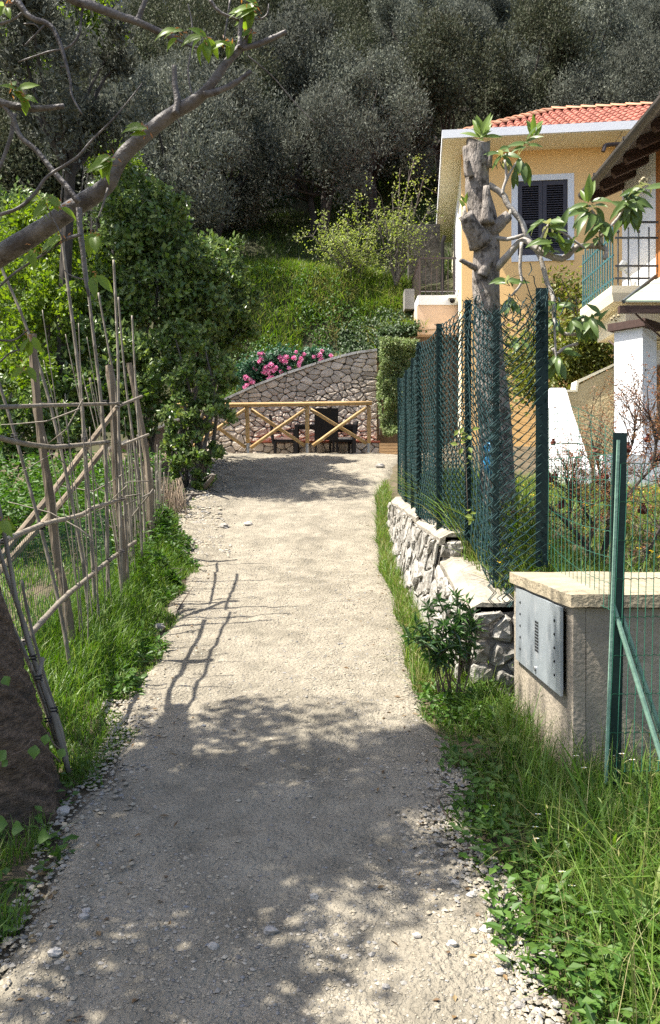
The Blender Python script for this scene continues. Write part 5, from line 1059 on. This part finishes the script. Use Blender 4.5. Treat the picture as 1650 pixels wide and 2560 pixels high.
def stub(p0, p1, r0, r1, d=7.0, dd=-.12):
    return mb.tube(smooth_line([P(*p0, d), P((p0[0]+p1[0])/2, (p0[1]+p1[1])/2, d+dd*.6), P(*p1, d+dd)], 3), np.linspace(r0, r1, 7)/F*d, 9, rough=.06)
stub((1203,610), (1163,535), 30, 17, 7.0, -.1); stub((1225,580), (1272,537), 20, 13, 7.0, -.05); stub((1218,560), (1216,465), 18, 7, 6.92, -.02); stub((1180,440), (1163,366), 20, 7, 7.05, -.02); stub((1175,440), (1170,400), 10, 4, 6.95, -.05); stub((1222,420), (1228,380), 9, 4, 7.0, -.04)
stub((1205,690), (1225,650), 15, 10, 6.95, -.02); stub((1190,670), (1150,650), 8, 5, 7.0, -.1)
mb.build('trunk', M['loquat_bark'], lq, True)
for p, r, dd in (((1161,531), 16, -.115), ((1275,535), 12, -.055)): c = P(*p, 7.0+dd); mb = MB(); mb.ball(c, (r/F*7*.35, r/F*7*.8, r/F*7), 9, 6, .05); mb.build('cut_face', M['cut_wood'], lq)
BR = [([(1222,462),(1257,486),(1270,512),(1304,554),(1316,588),(1338,621),(1354,655),(1367,706),(1382,740),(1386,799),(1405,832),(1445,836)], (7, 6.9, 6.7), (16, 14, 12, 11, 9)), ([(1238,594),(1270,598),(1308,588)], (7, 6.8), (12, 9)),
      ([(1240,672),(1274,634),(1308,600),(1346,626),(1405,647),(1443,617),(1498,617),(1515,626),(1511,647)], (7, 6.7, 6.6), (20, 16, 16, 13, 10)), ([(1257,486),(1258,470),(1266,444),(1262,400)], 6.85, (9, 6)), ([(1262,460),(1276,430),(1295,400)], 6.85, (7, 5)), ([(1304,606),(1300,672),(1304,706),(1279,740)], 6.75, (9, 6)),
      ([(1498,617),(1502,583),(1490,545),(1478,525)], 6.62, (10, 7)), ([(1502,590),(1545,545),(1570,500),(1600,470)], 6.6, (8, 5)), ([(1382,870),(1391,885),(1414,868),(1445,859)], 6.7, (8, 7)), ([(1340,625),(1360,580),(1372,560)], 6.65, (7, 5)), ([(1460,620),(1420,590),(1395,575)], 6.6, (7, 5)), ([(1386,799),(1388,860),(1391,905)], 6.65, (7, 5)), ([(1445,836),(1470,800)], 6.65, (7,5))]
for q, d, w_ in BR: mb = MB(); branch(mb, q, np.interp(np.linspace(0, 1, len(q)), np.linspace(0, 1, np.size(d)), np.atleast_1d(d)), w_, 8, 3, .05); mb.build('branch', M['loquat_branch'], lq, True)
M['loquat_leaf'] = leaf_mat('loquat_leaf', [(.06, .105, .022), (.09, .145, .035), (.14, .19, .05)], under=(.22, .23, .1), trans=.35, rough=.42, spec=.4)
M['loquat_young'] = leaf_mat('young_loquat_leaf', [(.13, .20, .04), (.18, .25, .06)], under=(.22, .27, .10), trans=.4, rough=.4)
def big_leaf(mname, droop, nseg=6, shape=1., name='loquat_leaf', wmax=.5):
    """leaf of unit length along +Y, +Z the upper face; folded along the midrib and drooping"""
    V, f = [], []
    for i_ in range(nseg+1):
        t = i_/nseg; w = (math.sin(math.pi*min(1, t**.8*1.0))**shape)*wmax/2*(1 if t < .97 else .1) + .004; z = -droop*t*t; ser = .02*((i_ % 2)*2-1)*w
        V += [(-w-ser, t*(1-.3*droop*t), z+.30*w), (-w*.5, t*(1-.3*droop*t)-.01, z+.18*w), (0, t*(1-.3*droop*t), z), (w*.5, t*(1-.3*droop*t)-.01, z+.18*w), (w+ser, t*(1-.3*droop*t), z+.30*w)]
    for i_ in range(nseg):
        for k in range(4): q = i_*5+k; f.append((q, q+1, q+6, q+5))
    return MB().add(V, f).mesh(name, M[mname], smooth=True)
LM = [big_leaf('loquat_leaf', dr_, wmax=w_) for dr_, w_ in ((.25, .30), (.45, .27), (.1, .32))]; YM = [big_leaf('loquat_young', dr_, wmax=w_) for dr_, w_ in ((.12, .30), (.2, .26))]
rl_ = np.random.default_rng(21)
def place_leaf(me, p, dr, up, L, parent, name='leaf'):
    dr = Vector(tuple(dr)).normalized(); sx = dr.cross(Vector(tuple(up))).normalized(); uz = sx.cross(dr); mt = Matrix((sx*L, dr*L, uz*L)).transposed().to_4x4(); mt.translation = Vector(tuple(p)); return inst(me, name, parent, mtx=mt)
def whorl(px, py, d, n, L, up, spread=1., meshes=None, parent=lq, bias=(0, 0)):
    c = P(px, py, d)
    for k in range(n):
        a = 2*math.pi*k/n*1.0 + rl_.normal(0, .25); e = up + rl_.normal(0, .25); dv = np.array((math.cos(a)*spread + bias[0], math.sin(a)*spread, e + bias[1]))
        place_leaf(rl_.choice(len(meshes or LM)) and (meshes or LM)[int(rl_.integers(len(meshes or LM)))] or (meshes or LM)[0], c + rl_.normal(0, .02, 3), dv, (rl_.normal(0, .3) - .3, -.9, .55), L*.8*rl_.uniform(.75, 1.2), parent)
whorl(1203,338,7.0,9,.24,1.5,.7,YM); whorl(1205,342,6.98,6,.2,.3,1.,YM)
whorl(1255,385,6.85,9,.22,-.3); whorl(1253,375,6.85,4,.2,.6); whorl(1315,360,6.85,8,.24,.1); whorl(1335,335,6.85,7,.2,1.3,.6,YM); whorl(1300,400,6.85,6,.24,-1.2,.6); whorl(1290,430,6.85,3,.22,-1.6,.4)
whorl(1163,510,7.0,5,.15,1.1,.6,YM)
whorl(1372,560,6.62,9,.24,-.2); whorl(1380,600,6.6,9,.24,-.7); whorl(1395,575,6.6,4,.22,1.2,.6); whorl(1415,625,6.6,6,.2,.8,.8,YM); whorl(1360,600,6.65,5,.2,-.3)
whorl(1472,515,6.6,8,.27,.1); whorl(1478,530,6.6,10,.27,-.9); whorl(1465,505,6.6,3,.26,1.4,.6,YM); whorl(1505,560,6.6,7,.25,-.6); whorl(1490,600,6.6,4,.22,-.4)
whorl(1572,500,6.58,9,.28,-.5); whorl(1578,505,6.58,10,.28,-1.3,.7); whorl(1605,468,6.58,8,.24,.0); whorl(1565,515,6.58,4,.24,.3)
whorl(1272,700,6.75,8,.2,.1); whorl(1280,745,6.75,8,.22,-1.1,.7); whorl(1390,755,6.68,7,.2,-.4); whorl(1386,800,6.68,5,.22,-.8)
whorl(1478,800,6.62,8,.25,-.7); whorl(1470,795,6.62,7,.24,-1.4,.6); whorl(1440,800,6.62,7,.22,-.9,.8); whorl(1495,790,6.62,4,.2,.5); whorl(1390,900,6.65,8,.24,-1.1,.7); whorl(1400,885,6.65,5,.22,-.5); whorl(1300,850,6.7,6,.2,-.9)
M['fruit'] = mat('green_fruit', (.06, .10, .04), (.04, .07, .03), scale=10, bump=0, rough=.5); M['panicle'] = mat('woolly_panicle', (.40, .34, .22), (.27, .22, .13), scale=40, bump=.3)
for px, py in ((1564,490),(1573,486),(1570,496),(1581,492),(1592,497),(1448,797),(1456,792)): MB().ball(P(px, py, 6.5), .018, 7, 5).build('fruit', M['fruit'], lq, True)
for px, py in ((1606,450),(1612,458),(1600,455),(1609,446),(1616,450),(1540,800),(1535,792),(1546,790),(1528,798)): MB().ball(P(px, py, 6.5), .014, 6, 4, .2).build('flower_bud', M['panicle'], lq)
# blue sack behind the mesh
M['blue'] = mat('blue_plastic', (.03, .26, .50), (.02, .18, .40), scale=9, bump=.5, bscale=20, rough=.35, spec=.5)
mb = MB(); mb.tube(smooth_line([P(1228,1105,6.9), P(1231,1130,6.85), P(1226,1165,6.83), P(1222,1190,6.85)], 4), [.02,.045,.06,.065,.06,.062,.055,.06,.055,.045,.03,.02,.01], 9, rough=.1); tag(mb.build('plastic_sack', M['blue'], None, True), 'bright blue plastic sack tied to the loquat trunk behind the mesh', 'sack')

# ---------------------------------------------------------------- pomegranate with last year's fruit
pg = thing('pomegranate_shrub', 'bare twiggy pomegranate with dried red fruit behind the wire fence', 'shrub', P(1500, 1425, 6.3)); rp = np.random.default_rng(8)
M['red_bud'] = leaf_mat('red_young_leaf', [(.24, .07, .03), (.30, .12, .05), (.20, .12, .04), (.34, .17, .09)], trans=.3); M['dry_fruit'] = mat('dried_fruit', (.17, .045, .03), (.06, .02, .018), scale=25, bump=.5, rough=.7)
stems = [[(1500,1425),(1470,1370),(1420,1310),(1370,1265)], [(1500,1425),(1520,1330),(1530,1250),(1545,1180)], [(1520,1330),(1570,1240),(1630,1170),(1690,1110)], [(1470,1370),(1480,1310),(1450,1260),(1440,1200)], [(1420,1310),(1425,1240),(1410,1180)], [(1545,1180),(1580,1110),(1590,1040)], [(1530,1250),(1500,1180),(1480,1100)], [(1630,1170),(1640,1100),(1620,1030)], [(1600,1425),(1640,1340),(1680,1250)]]
mb = MB(); tw = MB(); bp = []
for s in stems:
    q = branch(mb, s, 6.3 + rp.uniform(-.3, .3), (20, 7) if s[0] == (1500,1425) else (10, 4), 6, 5, .05)
    for t in rp.uniform(.25, 1, 20):
        p = q[int(t*(len(q)-1)), :3]; dr = unit(rp.normal(0, .6, 3) + (0, 0, .9)); L = rp.uniform(.2, .5); m1 = p + dr*L*.5 + rp.normal(0, .03, 3); e = p + dr*L + rp.normal(0, .05, 3); tw.tube([p, m1, e], [.005, .0035, .0015], 4); bp += [m1, e, (m1+e)/2]
        for _ in range(4): s0 = p + (e-p)*rp.uniform(.3, .95); e2 = s0 + rp.normal(0, .08, 3) + (0, 0, .05); tw.tube([s0, e2], [.0025, .001], 3); bp += [e2, (s0+e2)/2]
mb.build('stem', M['bark_dark'], pg); tw.build('twigs', M['twig'], pg, kind='stuff'); bp = np.array(bp); q = np.repeat(np.arange(len(bp)), 3); n = len(q)
leaves(MB(), bp[q], rand_dirs(n), rand_dirs(n), .02, .01); mb = MB(); leaves(mb, bp[q] + rp.normal(0, .012, (n, 3)), rand_dirs(n) + np.array((0, 0, .4)), rand_dirs(n), rp.uniform(.014, .03, n), rp.uniform(.007, .012, n)); mb.build('foliage', M['red_bud'], pg, kind='stuff')
for px, py, r in ((1372,1198,10),(1388,1190,8),(1434,1196,8),(1500,1198,11),(1515,1192,9),(1570,1122,11),(1620,1098,9),(1634,1148,10),(1646,1146,8),(1607,1275,12),(1400,1265,9),(1408,1262,8),(1383,1107,7),(1488,1130,7)):
    c = P(px, py, 6.25); r = r/F*6.25; mb = MB(); mb.ball(c, (r, r, r*.9), 8, 6, .12); mb.tube([c + (0, 0, r*.7), c + (0, 0, r*1.5)], [r*.4, r*.55], 6); mb.build('fruit', M['dry_fruit'], pg)

# ---------------------------------------------------------------- evergreen weed shrub at the end of the rubble wall
ws = thing('willowherb_shrub', 'dark glossy lance-leaved shrub against the end of the rubble wall', 'shrub', P(1130, 1720, 5.1)); mb = MB(); lf = MB(); rs = np.random.default_rng(4)
for px, py, d in ((1040,1565,4.9),(1070,1520,4.95),(1095,1500,5.0),(1110,1560,4.9),(1140,1490,5.05),(1150,1540,5.0),(1165,1500,5.1),(1120,1620,4.9),(1060,1610,4.85),(1160,1590,5.0),(1090,1600,4.9),(1020,1590,4.85),(1135,1570,4.92),(1180,1560,5.05)):
    b = P(1125 + rs.normal(0, 18), 1730, 5.05); t = P(px, py, d); q = smooth_line([b, b*.5+t*.5 + (rs.normal(0, .03), 0, .06), t], 8); mb.tube(q, np.linspace(.005, .002, len(q)), 5)
    n = 46; k = rs.integers(len(q)*4//10, len(q), n); dr = unit(rs.normal(0, .8, (n, 3)) + (0, 0, .45)); leaves(lf, q[k], dr, np.array((0, 0, 1.)) + rs.normal(0, .3, (n, 3)), rs.uniform(.05, .10, n), rs.uniform(.016, .026, n), .2, .2)
mb.build('stem', M['twig'], ws); M['glossy'] = leaf_mat('glossy_dark_leaf', [(.03, .075, .02), (.05, .11, .028), (.09, .16, .045)], trans=.2, rough=.3, spec=.6); lf.build('foliage', M['glossy'], ws, kind='stuff')
# a sprig climbing through the mesh
sg = thing('climbing_sprig', 'yellow-green sprig poking through the chain-link fence', 'plant', P(1172, 1300, 6.1)); mb = MB(); mb.tube(smooth_line([P(1172,1310,6.1), P(1168,1240,6.05), P(1165,1150,6.05), P(1160,1075,6.0)], 4), .003, 5); mb.build('stem', M['twig'], sg)
for px, py in ((1148,1075),(1160,1068),(1170,1085),(1150,1098),(1162,1105),(1176,1100),(1145,1112),(1158,1120),(1172,1118),(1180,1075),(1168,1160),(1180,1150),(1162,1290),(1176,1285),(1168,1300),(1182,1298),(1172,1278)): mb = MB(); leaves(mb, P(px, py, 5.98)[None], unit(R.normal(0, 1, (1, 3)))*(1, .4, .5), np.array([(-.3, -.8, .6)]), .062, .042); mb.build('leaf', M['bud'], sg)

# ---------------------------------------------------------------- cherry tree: trunk, limb, twigs, crown outside the frame
ct = thing('cherry_tree', 'old cherry tree with thick ivy-footed trunk and bare mottled limbs', 'tree', (-1.62, 3.72, zp(3.72)))
mb = MB(); zb_ = zp(3.72); n = 20; a = np.arange(n)*2*math.pi/n; V = []
lv = [(-.15, -1.58, 3.72, .40), (.0, -1.58, 3.72, .35), (.15, -1.59, 3.72, .315), (.35, -1.63, 3.72, .295), (.6, -1.70, 3.73, .28), (.9, -1.79, 3.75, .255), (1.2, -1.88, 3.78, .24), (1.6, -2.0, 3.8, .225), (2.0, -2.12, 3.82, .22)]
lv = np.array(lv); hs_ = np.linspace(-.15, 2.0, 200); lv = [(h, *[np.interp(h, lv[:, 0], lv[:, k]) for k in (1, 2, 3)]) for h in hs_]; n = 90; a = np.arange(n)*2*math.pi/n
for h, x, y, r in lv:
    rr = r*(1 + .07*vnoise(np.cos(a)*2, np.sin(a)*2 + h*2, 1, 111) + .05*vnoise(np.cos(a)*5, np.sin(a)*5 + h*16, 1, 112) + .035*vnoise(np.cos(a)*7, np.sin(a)*7 + h*38, 1, 113) + .022*vnoise(np.cos(a)*14+h*9, np.sin(a)*14 + h*70, 1, 114)); V.append(np.stack([x + np.cos(a)*rr, y + np.sin(a)*rr, zb_ + h + 0*a], 1))
mb.add(np.concatenate(V), [(i*n+k, i*n+(k+1) % n, (i+1)*n+(k+1) % n, (i+1)*n+k) for i in range(len(lv)-1) for k in range(n)]); fork = np.array((-2.12, 3.82, zb_+2.0))
mb.tube(smooth_line([fork - (0, 0, .12), fork + (-.3, 0, .5), fork + (-.7, .1, 1.3), fork + (-1.2, .1, 2.1)], 4), np.linspace(.19, .06, 13), 10, rough=.04)
mb.tube(smooth_line([fork - (0, 0, .12), fork + (-.1, .25, .6), fork + (-.6, .7, 1.5), fork + (-1.0, 1., 2.2)], 4), np.linspace(.17, .05, 13), 10, rough=.04)
mb.build('trunk', M['cherry_trunk'], ct, True)
lp = [tuple(fork - (0, 0, .05))] + [tuple(P(*q)) for q in ((-130,720,3.55), (0,640,3.3), (110,570,3.2), (200,510,3.15), (265,465,3.12), (300,400,3.1), (360,340,3.08), (430,285,3.05), (490,250,3.03), (525,215,3.0), (560,165,3.0), (600,120,3.0), (614,104,3.0))]
wd = np.array([100, 72, 62, 54, 50, 45, 41, 39, 37, 32, 25, 22, 21, 17])/2/F*3.12
q = smooth_line(np.c_[np.array(lp), wd*.9], 5); MB().tube(q[:, :3], q[:, 3], 14, rough=.025).build('limb', M['cherry'], ct, True)
CB = [([(598,122),(640,112),(680,96),(716,79)], 3.0, (16, 12)), ([(510,236),(545,228),(590,206),(628,178)], 3.0, (20, 10)), ([(438,286),(444,250),(437,210),(436,165)], 3.02, (20, 12)), ([(600,120),(600,85),(604,44)], 2.98, (13, 10)), ([(612,108),(624,75),(626,40),(632,10)], 3.0, (15, 11)), ([(628,45),(650,48),(668,35),(672,10)], 3.0, (5, 3)),
      ([(150,-30),(185,0),(230,15),(300,40),(345,55),(400,80),(440,95)], 3.1, (24, 22, 18, 14)), ([(343,52),(352,30),(366,-5)], 3.1, (14, 12)), ([(430,92),(460,108),(500,120),(560,108),(605,98)], 3.1, (8, 5)), ([(20,-40),(55,20),(80,45),(125,63),(150,110),(165,160),(175,200),(180,240),(205,285)], 3.0, (17, 13, 8, 4)), ([(-10,32),(40,2),(60,-10)], 3.05, (9, 8)), ([(-10,62),(30,50),(60,28)], 3.05, (8, 6)),
      ([(-20,250),(30,264),(90,272),(160,265)], 3.05, (22, 17, 12)), ([(-10,245),(30,290),(50,340),(90,375),(130,425),(165,465),(196,505)], 3.05, (11, 13, 16)), ([(-10,540),(50,518),(90,480),(120,440),(190,395),(230,350),(290,290),(356,208)], 2.95, (9, 9, 6, 3)), ([(198,520),(200,570),(208,640),(214,700),(222,742)], 3.05, (15, 12, 6)), ([(204,586),(160,600),(110,635),(40,680),(-5,720)], 3.02, (9, 7, 5)),
      ([(208,8),(203,50),(196,90),(170,118),(120,130),(45,155)], 3.12, (7, 6, 4)), ([(36,285),(30,330),(18,370),(-5,430)], 3.1, (12, 9)), ([(480,240),(470,180),(478,120),(480,60),(470,10)], 3.3, (5, 3)), ([(620,140),(680,190),(740,260),(790,310)], 3.2, (4, 2)), ([(525,0),(550,30),(600,52)], 3.0, (10, 6)), ([(270,470),(255,520),(245,545)], 3.0, (6, 3)), ([(160,600),(140,560),(120,520)], 3.0, (5, 3)),
      ([(575,0),(568,50),(560,100)], 3.1, (5, 4)), ([(170,168),(150,166)], 3.0, (5, 3)), ([(440,290),(455,330),(452,370)], 3.1, (4, 2)), ([(60,60),(85,60),(98,72)], 3.0, (4, 3)), ([(112,62),(80,95),(60,115)], 3.0, (5, 3)), ([(-5,850),(35,850),(70,825)], 3.1, (6, 3)), ([(215,700),(180,690),(160,675)], 3.05, (4, 3)), ([(0,905),(30,880),(72,870)], 4.2, (5, 3))]
for pxs, d, w_ in CB: mb = MB(); branch(mb, pxs, d, w_, 7, 4, .05); mb.build('twig', M['cherry'], ct, True)
M['cherry_leaf'] = leaf_mat('cherry_leaf', [(.12, .20, .03), (.16, .24, .04), (.20, .26, .06)], under=(.2, .26, .09), trans=.5, rough=.4); M['cherry_bract'] = leaf_mat('cherry_bract', [(.30, .13, .06), (.38, .2, .08)], trans=.3)
CM = [big_leaf('cherry_leaf', dr_, 5, 1., 'cherry_leaf', w_) for dr_, w_ in ((.3, .42), (.5, .36), (.15, .45))]; rc = np.random.default_rng(17)
for px, py, n, up, bias, L in ((455,82,3,-.2,(-1.2,0),.085),(510,98,5,-.3,(-.5,0),.085),(520,105,3,-.9,(.2,0),.07),(575,110,3,-.1,(-.8,0),.075),(632,84,4,-.1,(-.8,-.1),.07),(640,20,7,.0,(-.8,0),.085),(616,22,3,-.4,(-.6,0),.08),(362,322,4,.05,(-1.2,.2),.085),(278,398,7,-.3,(-1.,-.3),.085),(38,228,6,.1,(.2,0),.07),(62,240,5,-.4,(.6,0),.06),(108,500,5,-.2,(-.6,-.3),.075),(150,515,3,.3,(.3,0),.07),(232,585,6,-.4,(.2,-.6),.08),(150,592,5,-.3,(-.6,-.2),.09),(80,630,4,-.5,(-.4,-.4),.08),(232,690,4,-.4,(.3,-.4),.07),(75,848,4,-.3,(-.2,-.5),.07),(60,920,3,-.4,(.4,-.3),.07),(12,10,3,-.3,(0,-.5),.06),(8,1302,3,-.3,(.3,-.4),.09)):
    d = 2.98 if py < 800 else 3.4; c = P(px, py, d)
    for k in range(n):
        a = rc.uniform(0, 6.28); dv = np.array((math.cos(a)*.7 + bias[0], math.sin(a)*.5, up + bias[1] + rc.normal(0, .25))); place_leaf(CM[int(rc.integers(3))], c + rc.normal(0, .008, 3), dv, (rc.normal(0, .3), -1, .5), L*rc.uniform(.8, 1.3), ct)
    mb = MB(); m2 = 9; leaves(mb, c + rc.normal(0, .012, (m2, 3)), rand_dirs(m2), rand_dirs(m2), .022, .006); mb.build('bract', M['cherry_bract'], ct, kind='stuff')
mb = MB(); crown(mb, (-3.35, 3.45, E+3.95), (1.15, 1.25, 1.5), 64, .38, 130, .085, .055, up=0, shell=.15); crown(mb, (-2.75, 3.3, E+2.6), (.6, 1.0, .6), 22, .3, 110, .085, .055, up=0, shell=.2); crown(mb, (-3.1, 3.5, E+5.8), (.9, .85, .7), 34, .34, 120, .085, .055, up=0, shell=.2); crown(mb, (-2.6, 2.35, E+2.0), (.6, .8, .7), 24, .32, 120, .085, .055, up=0, shell=.2); mb.build('crown', M['cherry_leaf'], ct)
# ivy leaves creeping over the trunk foot, as leaves of one plant
iv = thing('ivy_plant', 'trailing ivy with pointed pale leaves across the cherry trunk', 'ivy', P(60, 1860, 3.4)); mb = MB(); branch(mb, [(150,1905),(90,1850),(60,1875),(20,1890)], (3.45, 3.36, 3.34, 3.34), (4, 3), 5); branch(mb, [(120,1830),(135,1860),(160,1880)], 3.45, (4, 3), 5); mb.build('stem', M['twig'], iv)
IM = big_leaf('weed', .2, 6, 1.6, 'ivy_leaf', .85)
for px, py, L in ((88,1862,.062),(15,1875,.062),(118,1835,.05),(10,1690,.05),(20,1900,.04),(0,1710,.05),(160,1870,.05),(30,1990+80,.07),(95,2090,.07),(20,2060,.08)): place_leaf(IM, P(px, py, 3.33 if py < 1980 else 3.3), (R.normal(0, .5), -.3, -.7 if py < 1980 else .1), (0, -1, .5), L, iv)

# ---------------------------------------------------------------- flowers and big blades one can point at
def daisy(px, py, d, label='small white daisy open among the grass of the near verge', cat='flower', m='petal_white', r=.014, group='white daisies in the verge', name='daisy', h=.16):
    p = P(px, py, d); o = thing(name, label, cat, p - (0, 0, h), group); mb = MB(); n = 12; a = np.arange(n)*2*math.pi/n; dr = np.stack([np.cos(a), np.sin(a), .25+0*a], 1); dr[:, 2] += -.35*np.sin(a); leaves(mb, p + 0*dr, dr, np.array((0, -.4, 1.))+0*dr, r, r*.5); mb.build('petals', M[m], o)
    MB().tube([p - (0, 0, h), p - (.004, 0, h*.5), p - (0, 0, .002)], .0015, 4).build('stem', M['weed'], o); MB().ball(p, (.005, .005, .003), 6, 4).build('flower_centre', M['petal_yellow'], o)
for px, py, d in ((1230,2015,3.55),(1345,2036,3.3),(1338,2068,3.25),(1340,2097,3.2),(1405,2180,3.0),(1430,2215,2.95),(1440,1890,3.7),(1520,1875,3.6),(1530,1890,3.6),(1555,1885,3.55),(1460,1920,3.6),(1580,1900,3.5)): daisy(px, py, d)
for px, py, d in ((355,1550,6.9),(362,1565,6.8),(385,1600,6.5),(368,1608,6.4),(378,1612,6.4),(345,1645,6.2),(365,1647,6.1)): daisy(px, py, d, 'tiny white blossom in the weeds below the bamboo fence', group='white blossoms in the fence verge', name='white_blossom', r=.018, h=.25)
for px, py, d in ((1000,1548,7.3),(1010,1538,7.4),(985,1500,7.9),(990,1490,8.0),(972,1470,8.4),(1004,1555,7.2),(980,1515,7.7),(968,1440,8.8),(1012,1530,7.5),(960,1455,8.6)): daisy(px, py, d, 'small yellow flower in the grass at the wall foot', m='petal_yellow', group='yellow flowers at the foot of the rubble wall', name='yellow_flower', r=.024, h=.12)
M['long_blade'] = leaf_mat('long_blade', [(.09, .17, .03), (.13, .2, .05)], trans=.35); rbk = np.random.default_rng(2)
for pxs, w_, d in (([(1590,2520),(1560,2350),(1510,2240),(1478,2150)], 13, 2.55), ([(1640,2500),(1600,2455),(1540,2420),(1470,2412)], 12, 2.5), ([(1600,2330),(1592,2250),(1595,2180)], 10, 2.65), ([(1650,2300),(1600,2240),(1560,2185),(1490,2120)], 7, 2.6), ([(1600,2370),(1520,2370),(1440,2366)], 6, 2.6)):
    q = smooth_line([P(x, y, d) for x, y in pxs], 4); n = len(q); wv = np.sin(np.linspace(.35, 1, n)*math.pi)[:, None]*w_/2/F*d; sd_ = unit(np.cross(np.gradient(q, axis=0), (0, -1, .3))); V = np.concatenate([q - sd_*wv, q + (0, 0, -.002), q + sd_*wv]); f = [(i, i+1, n+i+1, n+i) for i in range(n-1)] + [(n+i, n+i+1, 2*n+i+1, 2*n+i) for i in range(n-1)]
    tag(MB().add(V, f).build('grass_blade', M['long_blade'], None, True), 'long broad grass blade arching over the near verge', 'grass blade', 'long broad blades in the near verge')
geranium = thing('geranium_plant', 'clump of pale lobed cranesbill leaves beside the concrete pillar', 'plant', P(1235, 1860, 4.2)); GM = big_leaf('bud', .1, 5, .6, 'lobed_leaf', 1.0)
for px, py in ((1232,1835),(1250,1850),(1215,1858),(1238,1862),(1262,1862),(1222,1845),(1275,1850),(1205,1862)): place_leaf(GM, P(px, py, 4.1), (R.normal(0, .8), -.5, .2), (0, -.5, 1), .055, geranium)
for lb, px, py, d, n, L in (('rosette of broad pale leaves at the shaded edge of the verge', 1350, 2240, 2.95, 9, .10), ('leafy dock plant half in the sun at the near verge', 1500, 2420, 2.55, 9, .12), ('dark dandelion rosette between grass and gravel', 1180, 2090, 3.5, 8, .08), ('broad dock leaves low at the frame edge of the verge', 1600, 2300, 2.7, 9, .13)):
    o = thing('broadleaf_plant', lb, 'plant', P(px, py, d)); DM = big_leaf('weed', .3, 5, 1., 'broad_leaf', .38)
    for k in range(n): a = k*2.4; place_leaf(DM, P(px, py, d), (math.cos(a), math.sin(a), R.uniform(.3, 1.3)), (0, 0, 1), L*R.uniform(.7, 1.1), o)
